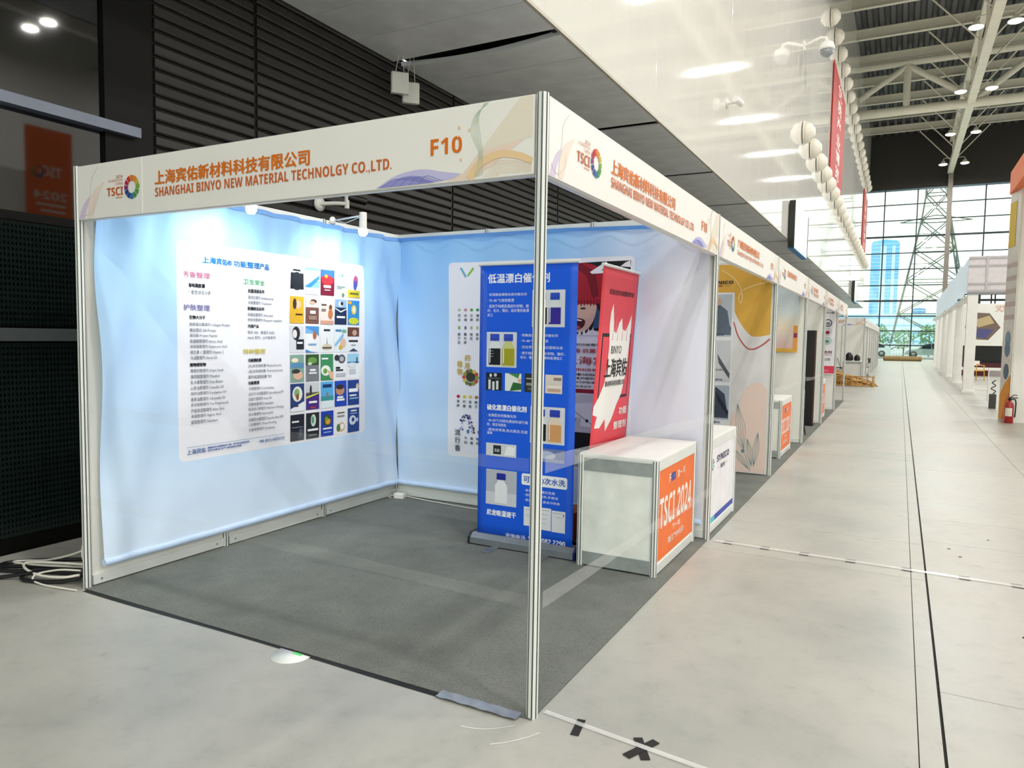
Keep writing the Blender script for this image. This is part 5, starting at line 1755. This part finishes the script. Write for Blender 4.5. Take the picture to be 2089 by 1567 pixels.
# ---- fifth booth: white roll poster with pink foot
t = thing('hanging_poster', 'white hanging poster with three round emblems and a pink foot', 'poster', (-.34, 15.12, 0))
MB().box(-.0, -.012, .82, .32, -.006, 2.24).build('sheet', mat('white_poster_film', '#eceaf0', .45), t)
MB().tube([(-.02, -.01, 2.25), (.34, -.01, 2.25)], .012, 8).build('top_rail', M['alu'], t)
MB().tube([(-.02, -.01, .82), (.34, -.01, .82)], .010, 8).build('bottom_rail', M['alu'], t)
p = Print(.001)
p.rect(0, .83, .32, 1.0, '#e0405c')
p.z = 2
p.rect(.02, .90, .2, .91, '#f3c2c8')
p.rect(.02, .87, .24, .875, '#f3c2c8')
for zc, c1, c2 in ((1.96, '#23214e', '#8c8fa0'), (1.76, '#c9ccd4', '#9a1f3f'), (1.56, '#9fb8b4', '#5f9a8a')):
    p.z = 1
    p.ring(.16, zc, .065, .085, 0, 359, c1, 20)
    p.z = 2
    p.ell(.16, zc - .012, .045, .04, c2, 12)
p.text('助剂', .09, 1.27, .26, 1.34, '#7a1a2c', .003)
p.text('25年', .09, 1.11, .24, 1.18, '#3a3a44', .001)
p.text('专业印染', .06, 2.17, .28, 2.21, '#33343c', .001)
p.rect(.1, 1.235, .26, 1.245, '#a05a64')
p.build('printed_lettering', t, lambda u, v, o: (u, -.0122 - o, v))

# ---- booth group further down the aisle
G0 = 29.2
for i in range(7):
    lab = ['corner booth of the farther row, white with an orange numbered fascia', 'second booth of the farther row', 'third booth of the farther row', 'fourth booth of the farther row', 'fifth booth of the farther row', 'sixth booth of the farther row', 'last booth of the farther row'][i]
    t = thing('exhibition_booth', lab, 'booth', (0, G0 + D * i, 0), group='booths of the farther row')
    if i == 0:
        for x in (0, -W):
            inst('post', POST, t, (x, 0, 0))
        fb = MB().box(-W + .022, -.018, FZ0, -.026, .0, FZ1).build('fascia_board', M['fascia'], t)
        p = Print(.002)
        swirl_right(p, 2.945)
        p.z = 6
        p.text('A227', 1.9, FZ0 + .1, 2.25, FZ0 + .2, '#d08030', .004)
        p.build('printed_lettering', fb, lambda u, v, o: (-2.975 + u, -.0182 - o, v))
    for x in (0, -W):
        inst('post', POST, t, (x, D, 0))
    MB().box(-W - .01, .03, .01, -W + .01, D - .03, H).build('wall_panel', M['panel'], t)
    for k in range(3):
        MB().box(-W + k + .03, D - .01, .01, -W + k + .97, D + .01, H - .01).build('wall_panel', M['panel'], t)
        if k:
            inst('post', POST, t, (-W + k, D, 0))
    fb = MB().box(0, .026, FZ0, .018, D - .026, FZ1).build('fascia_board', M['fascia'], t)
    p = Print(.002)
    p.text('纺织科技有限公司', .7, FZ0 + .1, 1.7, FZ0 + .2, '#d98a5a', .004)
    p.rect(2.6, FZ0 + .01, 2.9, FZ0 + .12, '#edc7a8')
    p.build('printed_lettering', fb, lambda u, v, o: (.0182 + o, .026 + u, v))
    MB().box(-.03, .026, FZ0 - .004, 0, D - .026, FZ0 + .04).build('fascia_rail', M['alu'], t)
tc_ = counter('plain white counter in the corner booth of the farther row', -.75, -.05, 29.5, 30.4, None, h=.762)
tc_.location.z = .0
for lab, loc, rz in (('black folding chair left of the counter in the farther row', (-1.5, 30.2, 0), .3), ('black folding chair behind the counter in the farther row', (-.95, 31.0, 0), 1.2), ('black folding chair standing at the aisle in the farther row', (-.12, 32.9, 0), -1.3)):
    folding_chair(lab, loc, rz)
t = thing('black_case', 'black open equipment case with silver trim on the floor by farther counter', 'case', (-1.35, 29.0, 0))
MB().box(-.35, -.25, .35, .35, .25, .58, c=.02).build('body', M['black'], t)
MB().box(-.36, -.26, .44, .36, .26, .46).build('trim', M['alu'], t)
for sx in (-.3, .3):
    MB().tube([(sx, -.2, 0), (-sx, .2, .36)], .015, 6).build('leg', M['black_metal'], t)
    MB().tube([(-sx, -.2, 0), (sx, .2, .36)], .015, 6).build('leg', M['black_metal'], t)
for x, z, r, lab in ((-.55, .772, .16, 'black round case on the farther counter'), (-.25, .772, .12, 'small black and white box on the farther counter')):
    t = thing('counter_bag', lab, 'bag', (x, 29.95, z))
    MB().lathe([(r * .7, 0), (r, r * .3), (r * .95, r * 1.2), (r * .5, r * 1.9), (r * .1, r * 2.1)], n=12).build('body', M['black'], t)
    MB().tube(curve([(-r * .5, 0, r * 1.7), (0, 0, r * 2.8), (r * .5, 0, r * 1.7)], 8), .012, 6).build('handle', M['white'], t)

# ---- heap of bamboo canes with a lattice frame
t = thing('bamboo_heap', 'heap of brown bamboo canes with a lattice rack on the aisle floor', 'bamboo', (-.15, 25.2, 0))
rnd = random.Random(5)
for k in range(110):
    f = rnd.random()
    x = -1.25 + 1.55 * f + rnd.uniform(-.1, .1)
    zmax = .78 * (1 - f * .78)
    z = rnd.uniform(.02, zmax)
    yy = rnd.uniform(.1, 1.6)
    l = rnd.uniform(.5, .95)
    a = rnd.uniform(-.35, .35)
    MB().tube([(x - l / 2, yy - a * .5, max(z + .12 * l, .02)), (x + l / 2, yy + a * .5, max(z - .15 * l, .015))], .022, 6).build('cane', M['bamboo'], t)
for k in range(8):
    x = -.52 + .165 * k
    MB().tube([(x, 0, .0), (x, 0, .36)], .016, 6).build('lattice_upright', M['bamboo'], t)
for z in (.03, .19, .35):
    MB().tube([(-.58, -.02, z), (.70, -.02, z)], .016, 6).build('lattice_rail', M['bamboo'], t)
    MB().tube([(.64, -.02, z), (.64, 1.3, z)], .016, 6).build('lattice_rail', M['bamboo'], t)
for k in range(1, 5):
    MB().tube([(.64, .3 * k, 0), (.64, .3 * k, .36)], .016, 6).build('lattice_upright', M['bamboo'], t)

# ---- roll of brown carpet near the far glazing
t = thing('carpet_roll', 'long rolled up brown carpet lying across the aisle near the glazing', 'carpet roll', (.1, 65.5, .2))
MB().tube([(0, 0, 0), (2.75, .6, 0)], .2, 16).build('roll', M['brown'], t)
MB().tube([(2.74, .598, 0), (2.80, .612, 0)], .06, 10).build('core', M['card'], t)

# =================================================================== RIGHT SIDE OF THE AISLE
# ---- tall white stand with an orange roof beam
t = thing('exhibition_stand', 'tall white stand with orange roof beam and striped printed edge', 'stand', (3.2, 14.75, 0))
MB().box(.06, 0, 0, 3.2, .12, 4.6).build('front_wall', M['white'], t)
sd = MB().prism([(.03, 0), (.10, .02), (.0, .62), (-.08, .62)], 0, 4.6).build('side_wall', mat('printed_side_panel', '#e4e2dd', .4), t)
MB().box(-.10, -3.6, 4.6, .45, .72, 5.05).build('roof_beam', M['orange'], t)
MB().box(.45, -3.6, 4.62, 3.2, .72, 5.0).build('roof_panel', M['orange'], t)
p = Print(.002)
for k in range(5):
    p.rect(.02, 2.05 + .26 * k, .70, 2.14 + .26 * k, '#cdbfb8')
p.poly([(.02, .02), (.70, .02), (.70, .5), (.4, .75), (.02, .95)], '#e59a3a')
p.z = 2
p.poly([(.02, .02), (.45, .02), (.3, .4), (.02, .6)], '#d9702c')
for zc, c_ in ((1.65, '#7fa0b8'), (1.45, '#6f8aa4'), (1.0, '#5f7486')):
    p.ell(.35, zc, .17, .16, c_, 14)
p.rect(.25, 3.5, .70, 4.4, '#e2c34a')
p.build('printed_pattern', sd, lambda u, v, o: (.028 - .177 * u * .86 - o, u * .86, v))
p = Print(.002)
p.rrect(.18, 3.0, .9, 4.3, .12, '#f1efe6')
p.z = 2
p.ell(.5, 3.85, .22, .28, '#b98f86')
p.ell(.5, 3.3, .2, .2, '#5d6f58')
p.z = 1
p.rect(.30, 1.55, .7, 2.0, '#c99a22')
p.build('picture_print', t, lambda u, v, o: (u, -.001 - o, v))

t = thing('fire_extinguisher', 'red fire extinguisher standing against the white stand', 'fire extinguisher', (3.215, 14.58, 0))
MB().lathe([(.07, 0), (.078, .015), (.078, .34), (.06, .40), (.03, .43), (.025, .45)], n=16).build('cylinder', M['ext_red'], t)
MB().lathe([(.028, .45), (.028, .49), (.015, .50)], n=10).build('valve', M['black_metal'], t)
MB().box(-.02, -.012, .49, .13, .012, .51).build('handle', M['black'], t)
MB().tube([(0, -.01, .5), (.07, -.01, .56), (.12, -.01, .55)], .009, 6).build('lever', M['black'], t)
MB().tube(curve([(.02, -.02, .47), (.09, -.03, .46), (.10, -.03, .3), (.09, -.03, .12)], 10), .012, 6).build('hose', M['rubber'], t)
MB().sheet(lambda u, v: (.0795 * math.cos(u), .0795 * math.sin(u), v), lin(-2.6, -1.0, 8), [.14, .3]).build('label_print', M['ivory'], t)

# ---- white colonnade with cloth canopy
t = thing('colonnade_stand', 'white colonnade stand with pale blue cloth canopy along the aisle', 'stand', (3.22, 24.6, 0))
colm = MB().box(-.14, -.14, 0, .14, .14, 3.15).mesh('column', M['white'])
for k in range(6):
    inst('column', colm, t, (.05 * k * .8, 5.8 * k, 0))
    MB().box(-.18 + .04 * k, 5.8 * k - .18, 0, .18 + .04 * k, 5.8 * k + .18, .06).build('plinth', M['white'], t)
MB().box(-.16, -.16, 3.15, 4.6, -.08, 4.28).build('front_fascia', mat('translucent_white_cloth', '#dcd6d8', .6), t)
for z in (3.2, 3.42, 3.98, 4.22):
    MB().box(-.16, -.18, z - .03, 4.6, -.16, z + .03).build('fascia_batten', mat('grey_batten', '#b9b4b8', .5), t)
MB().box(.30, -.185, 3.15, .36, -.18, 4.28).build('fascia_batten', mat('grey_upright_batten', '#c2bdc2', .5), t)
MB().box(-.16, -.16, 3.09, 4.6, -.05, 3.15).build('lower_beam', M['grey_metal'], t)
MB().sheet(lambda u, v: (-.15 + .007 * u + .02 * math.sin(1.1 * u), u, 3.12 + .08 * math.sin(1.083 * u) ** 2 + v * (1.14 - .05 * math.sin(.9 * u))), lin(-.08, 29.2, 60), lin(0, 1, 4)).build('side_canopy', M['cloth_blue'], t)
MB().box(-.12, 0, 3.0, .1, 29, 3.1).build('side_beam', M['white'], t)
MB().box(4.5, -.1, 0, 4.6, .1, 3.15).build('column', M['white'], t)

# ---- white wall with a hexagon picture behind the colonnade
t = thing('exhibit_wall', 'white exhibit wall with hexagon photograph behind the colonnade', 'wall board', (3.75, 37.5, 0))
MB().box(0, 0, 1.45, 6, .15, 3.4).build('upper_board', M['white'], t)
MB().box(0, .05, 0, .12, .15, 1.45).build('support', M['white'], t)
MB().box(5.9, .05, 0, 6, .15, 1.45).build('support', M['white'], t)
MB().box(0, 1.9, 0, 6, 2.0, 1.5).build('dark_opening', M['black'], t)
MB().box(0.1, 1.2, 0, 3.1, 1.5, .62).build('maroon_bench', M['maroon'], t)
MB().box(-.2, .3, .30, 3.4, .7, .42).build('white_shelf', M['white'], t)
p = Print(.004)
p.poly([(.15, 2.3), (.35, 1.75), (1.1, 1.72), (1.55, 2.3), (1.1, 2.95), (.35, 3.0)], '#7d6a60')
p.z = 2
p.poly([(.4, 2.6), (1.1, 2.85), (1.3, 2.5), (.7, 2.3)], '#c9b48a')
p.poly([(.5, 1.85), (1.0, 1.8), (1.3, 2.2), (.7, 2.25)], '#5a5a8a')
p.poly([(.2, 2.3), (.4, 1.85), (.5, 2.4)], '#33404a')
p.text('双·双', 1.3, 3.02, 2.6, 3.3, '#e3b9a8', .01)
p.text('HOME', 2.0, 2.55, 2.7, 2.75, '#8a8a88')
p.text('2024', 2.0, 2.0, 2.6, 2.3, '#9a9a98')
p.build('printed_lettering', t, lambda u, v, o: (u, -.002 - o, v))
MB().box(0, 0, 3.55, 6, .08, 3.62).build('upper_rail', M['black_metal'], t)
MB().box(0, 0, 3.80, 6, .08, 3.86).build('upper_rail', M['black_metal'], t)
for x in (.6, 1.1, 1.25, 2.4):
    MB().box(x, .01, 3.4, x + .06, .07, 3.86).build('rail_post', M['black_metal'], t)

t = thing('armchair', 'yellow wooden armchair with white back behind the white columns', 'chair', (4.05, 33.5, 0), .5)
for sx in (-.26, .26):
    for sy in (-.24, .24):
        MB().tube([(sx * 1.1, sy * 1.1, 0), (sx, sy, .66 if sy > 0 else .60)], .02, 6).build('leg', M['gold'], t)
    MB().beam((sx, -.28, .62), (sx, .26, .68), .05, .03).build('arm', M['gold'], t)
MB().box(-.26, -.26, .40, .26, .26, .45, c=.015).build('seat', M['gold'], t)
MB().sheet(lambda u, v: (u, .26 + .08 * math.cos(u * 5) - .08, v), lin(-.34, .34, 8), lin(.62, .82, 3)).build('backrest', M['white'], t)
t = thing('bar_stool', 'dark bar stool farther back behind the white columns', 'stool', (6.0, 34.5, 0))
MB().lathe([(.2, .72), (.22, .76), (.2, .8)], n=14).build('seat', M['black'], t)
MB().tube([(0, 0, .03), (0, 0, .73)], .03, 8).build('pole', M['black_metal'], t)
MB().lathe([(.22, 0), (.22, .02), (.03, .05)], n=14).build('base', M['black_metal'], t)
t = thing('table_lamp_post', 'slim white lamp stand behind the white columns', 'lamp stand', (5.2, 31.0, 0))
MB().tube([(0, 0, .03), (0, 0, 1.35)], .025, 8).build('pole', M['white'], t)
MB().lathe([(.18, 0), (.18, .03), (.03, .04)], n=12).build('base', M['white'], t)
MB().box(-.22, -.06, 1.33, .22, .06, 1.38).build('head', M['white'], t)
t = thing('low_cabinet', 'small dark grey box with scroll ornament beside the stand', 'box', (3.28, 18.2, 0))
MB().box(-.07, -.07, 0, .07, .07, .35, c=.01).build('body', mat('dark_grey_box', '#4d504c', .5), t)
MB().tube(curve([(0, -.0, .35), (.05, 0, .42), (-.04, 0, .48), (.05, 0, .55), (-.02, 0, .62), (.05, 0, .68)], 24), .012, 6).build('scroll', M['black'], t)
t = thing('glass_barrier', 'clear low barrier panel beside the nearest white column', 'barrier', (3.45, 21.2, 0), .1)
MB().box(0, 0, .08, 1.0, .02, .85).build('pane', M['film'], t)
for x in (0, 1.0):
    MB().tube([(x, .01, 0), (x, .01, .88)], .015, 8).build('post', M['alu'], t)

# ---- two white feather-shaped sails on poles
for yv, z, lab in ((36.0, 10.1, 'white curved lamp arm high on the right, the upper one'), (38.5, 9.5, 'white curved lamp arm high on the right, the lower one')):
    zz = z
    t = thing('arm_light', lab, 'lamp arm', (8.6, yv, zz))
    MB().tube([(0, 0, .08), (-2.35, .0, -.05)], .05, 8).build('arm', M['white'], t)
    MB().add([(-2.3, -.06, .02), (-2.45, -.14, -.2), (-2.8, -.1, -.55), (-3.25, 0, -.98), (-2.85, .1, -.42), (-2.55, .12, -.08)] + [(-2.3, -.06, -.06), (-2.45, -.14, -.28), (-2.8, -.1, -.63), (-3.25, 0, -1.0), (-2.85, .1, -.5), (-2.55, .12, -.16)],
             [(0, 1, 2, 3, 4, 5), (11, 10, 9, 8, 7, 6)] + [(i, i + 6, (i + 1) % 6 + 6, (i + 1) % 6) for i in range(6)]).build('lamp_head', M['white'], t)
    MB().tube([(0, 0, .1), (0, 0, -zz)], .06, 8).build('pole', M['white'], t)

# ---- orange sign tower across the aisle (seen only mirrored in the dark glass)
t = thing('sign_tower', 'orange sign panel on a white tower, mirrored in the dark glass', 'sign', (9.0, 7.4, 0))
MB().box(.02, -1.6, 0, .8, 1.12, 5.3).build('tower', M['white'], t)
MB().box(-.04, 0, 4.05, .02, 1.10, 6.4).build('orange_panel', M['orange'], t)
p = Print(.004)
p.text('TSCI', 1.1 - .82, 5.25, 1.1 - .30, 5.5, '#f3ece4', .006)
p.text('2024', 1.1 - .95, 4.7, 1.1 - .15, 4.9, '#f3ece4', .004)
p.rect(.2, 4.55, .9, 4.6, '#f3ece4')
p.rect(.2, 4.4, .8, 4.45, '#f3ece4')
logo_ring(p, .85, 5.35, .16)
p.build('printed_lettering', t, lambda u, v, o: (-.042 - o, 1.1 - u, v))

# =================================================================== OUTSIDE THE GLAZING
tag(MB().box(-300, -160, -.5, 400, Y0 - .3, -.25).build('ground', M['asphalt']), 'pale paved ground behind the added rear glazing', 'ground', kind='structure')
tag(MB().box(-300, Y1 + .3, -.3, 400, 1500, -.05).build('ground', M['asphalt']), 'pale paved ground outside the glazing', 'ground', kind='structure')


def tower(name, lab, x, yv, w_, d_, h, floors, m1, m2, strip=True):
    t = thing(name, lab, 'building', (x, yv, -.05))
    MB().box(-w_ / 2, 0, 0, w_ / 2, d_, h).build('body', M[m1], t)
    if strip:
        MB().box(-w_ * .16, -.4, 0, w_ * .05, 0, h * .97).build('window_strip', M[m2], t)
        MB().box(w_ * .25, -.3, 0, w_ * .36, 0, h * .97).build('window_strip', M[m2], t)
    for k in range(floors):
        z = h * (k + .6) / floors
        MB().box(-w_ / 2 - .2, -.25, z, w_ / 2 + .2, d_ / 2, z + h / floors * .12).build('floor_band', M[m2], t)
    MB().prism([(-w_ * .5, h), (-w_ * .42, h * 1.02), (0, h * 1.035), (w_ * .42, h * 1.02), (w_ * .5, h)], 0, d_, 'y').build('roof', M[m1], t)
    return t


tower('tower_building', 'tall pale blue tower block beyond the glazing', -11.5, 600, 18.5, 20, 74, 28, 'blue_tint', 'blue_light')
tower('office_building', 'low blue office block behind the pylon foot', 34, 520, 17, 20, 28, 9, 'blue_deep', 'blue_light', False)
tower('office_building', 'small grey blue block left of the pylon foot', 11.5, 560, 8, 14, 24, 8, 'blue_deep', 'blue_light', False)
tower('office_building', 'wide low pale block along the street', 0, 330, 60, 20, 12.5, 4, 'blue_light', 'blue_tint', False)
tower('office_building', 'blue block seen behind the colonnade', 105, 520, 36, 20, 36, 10, 'blue_deep', 'blue_light', False)

t = thing('power_pylon', 'steel lattice power pylon beyond the glazing', 'pylon', (6.2, 160, -.05))


def pyl(z):
    return 6.9 - .18 * min(z, 28) - max(0, z - 28) * .02


lv = [0, 7, 13.5, 19.5, 25, 30, 34, 38, 42]
for sx in (-1, 1):
    for sy in (-1, 1):
        MB().tube([(sx * pyl(z), sy * pyl(z), z) for z in lv], .17, 5).build('leg', M['pylon'], t)
br_ = MB()
for a, b in zip(lv, lv[1:]):
    ca_, cb_ = pyl(a), pyl(b)
    cs = lambda c_: [(-c_, -c_), (c_, -c_), (c_, c_), (-c_, c_)]
    for i in range(4):
        j = (i + 1) % 4
        A_, B_ = cs(ca_), cs(cb_)
        br_.tube([(*A_[i], a), (*B_[j], b)], .10, 4, cap=False)
        br_.tube([(*A_[j], a), (*B_[i], b)], .10, 4, cap=False)
        br_.tube([(*B_[i], b), (*B_[j], b)], .10, 4, cap=False)
        m_ = [((A_[i][0] + A_[j][0]) / 2), ((A_[i][1] + A_[j][1]) / 2)]
        mid = ((B_[i][0] + B_[j][0] + A_[i][0] + A_[j][0]) / 4, (B_[i][1] + B_[j][1] + A_[i][1] + A_[j][1]) / 4, (a + b) / 2)
        br_.tube([mid, ((A_[i][0] + B_[i][0]) / 2, (A_[i][1] + B_[i][1]) / 2, (a + b) / 2)], .06, 4, cap=False)
br_.build('lattice', M['pylon'], t)
for z, l in ((24.5, 6), (31, 7), (38, 6)):
    arm = MB()
    for sgn in (-1, 1):
        arm.tube([(0, -1, z), (sgn * l, 0, z + .4)], .1, 4)
        arm.tube([(0, -1, z + 1.4), (sgn * l, 0, z + .4)], .1, 4)
    arm.build('cross_arm_lattice', M['pylon'], t)
    for sgn in (-1, 1):
        MB().tube([(sgn * l, 0, z + .4), (sgn * (l + 70), -20, z - 2.5)], .03, 4).build('power_wire', M['pylon'], t)


# ---- trees, fence and cars along the street
def shrub(lab, x, yv, h, r, seed):
    t = thing('street_tree', lab, 'tree', (x, yv, -.05), group='trees along the street')
    rn = random.Random(seed)
    MB().tube([(0, 0, 0), (.05, 0, h * .5), (.0, .05, h * .8)], [.10, .07, .03], 6).build('trunk', M['bark'], t)
    mb = MB()
    for k in range(420):
        a, b_ = rn.uniform(0, 2 * PI), math.acos(rn.uniform(-1, 1))
        q = rn.uniform(.55, 1)
        c = Vector((r * q * math.sin(b_) * math.cos(a), r * q * math.sin(b_) * math.sin(a), h * .62 + h * .40 * q * math.cos(b_)))
        u = Vector((rn.gauss(0, 1), rn.gauss(0, 1), rn.gauss(0, 1))).normalized() * .16
        v = u.cross(Vector((rn.gauss(0, 1), rn.gauss(0, 1), 1))).normalized() * .09
        mb.add([c - u, c + v, c + u, c - v], [(0, 1, 2, 3)])
    mb.build('foliage', M['leaf'], t)


tl = ['at the left end of the street row', 'beside the leftmost street tree', 'left of the silver car', 'behind the bonnet of the silver car', 'behind the roof of the silver car', 'behind the tail of the silver car', 'right of the silver car', 'near the colonnade end of the street row']
for k, l in enumerate(tl):
    shrub('green leafy street tree ' + l, -3.4 + 2.5 * k, 92 + (k % 3) * 1.2, 3.2 + .5 * (k % 2), 1.25, 20 + k)
t = thing('street_fence', 'white railing fence along the street behind the cars', 'fence', (-12, 88.5, -.05))
for z in (.25, 1.35):
    MB().box(0, 0, z, 34, .05, z + .07).build('rail', M['fence'], t)
pk = MB().box(0, 0, .02, .05, .05, 1.55).mesh('picket', M['fence'])
for k in range(110):
    inst('picket', pk, t, (.3 * k, .06, 0))


def car(lab, loc, m):
    t = thing('parked_car', lab, 'car', loc)
    body = [(0, .35), (.08, .62), (.35, .78), (1.15, .92), (1.75, 1.42), (2.3, 1.56), (3.3, 1.54), (4.0, 1.25), (4.35, 1.0), (4.42, .55), (4.35, .32), (3.95, .30), (.5, .28)]
    MB().prism(body, -.86, .86, 'y').build('body', M[m], t)
    MB().prism([(1.33, .95), (1.85, 1.38), (2.35, 1.49), (2.40, .95)], -.875, .875, 'y').build('front_window', M['carglass'], t)
    MB().prism([(2.5, .95), (2.45, 1.49), (3.2, 1.47), (3.75, 1.22), (3.85, 1.0)], -.875, .875, 'y').build('rear_window', M['carglass'], t)
    for x in (.82, 3.55):
        for y in (-.80, .80):
            w_ = MB().lathe([(.15, -.1), (.33, -.1), (.34, -.06), (.34, .06), (.33, .1), (.15, .1)], (x, y, .34), 18, axis='y').build('wheel', M['rubber'], t)
            MB().lathe([(.2, -.115), (.2, .115)], (x, y, .34), 12, axis='y').build('rim', M['grey_metal'], w_)
    MB().box(.02, -.6, .58, .12, -.3, .70).build('headlamp', M['white'], t)
    return t


car('silver estate car parked outside the glazing', (1.7, 84.5, -.05), 'carpaint')
car('pale car partly hidden at the left outside the glazing', (-4.0, 85.5, -.05), 'fence')
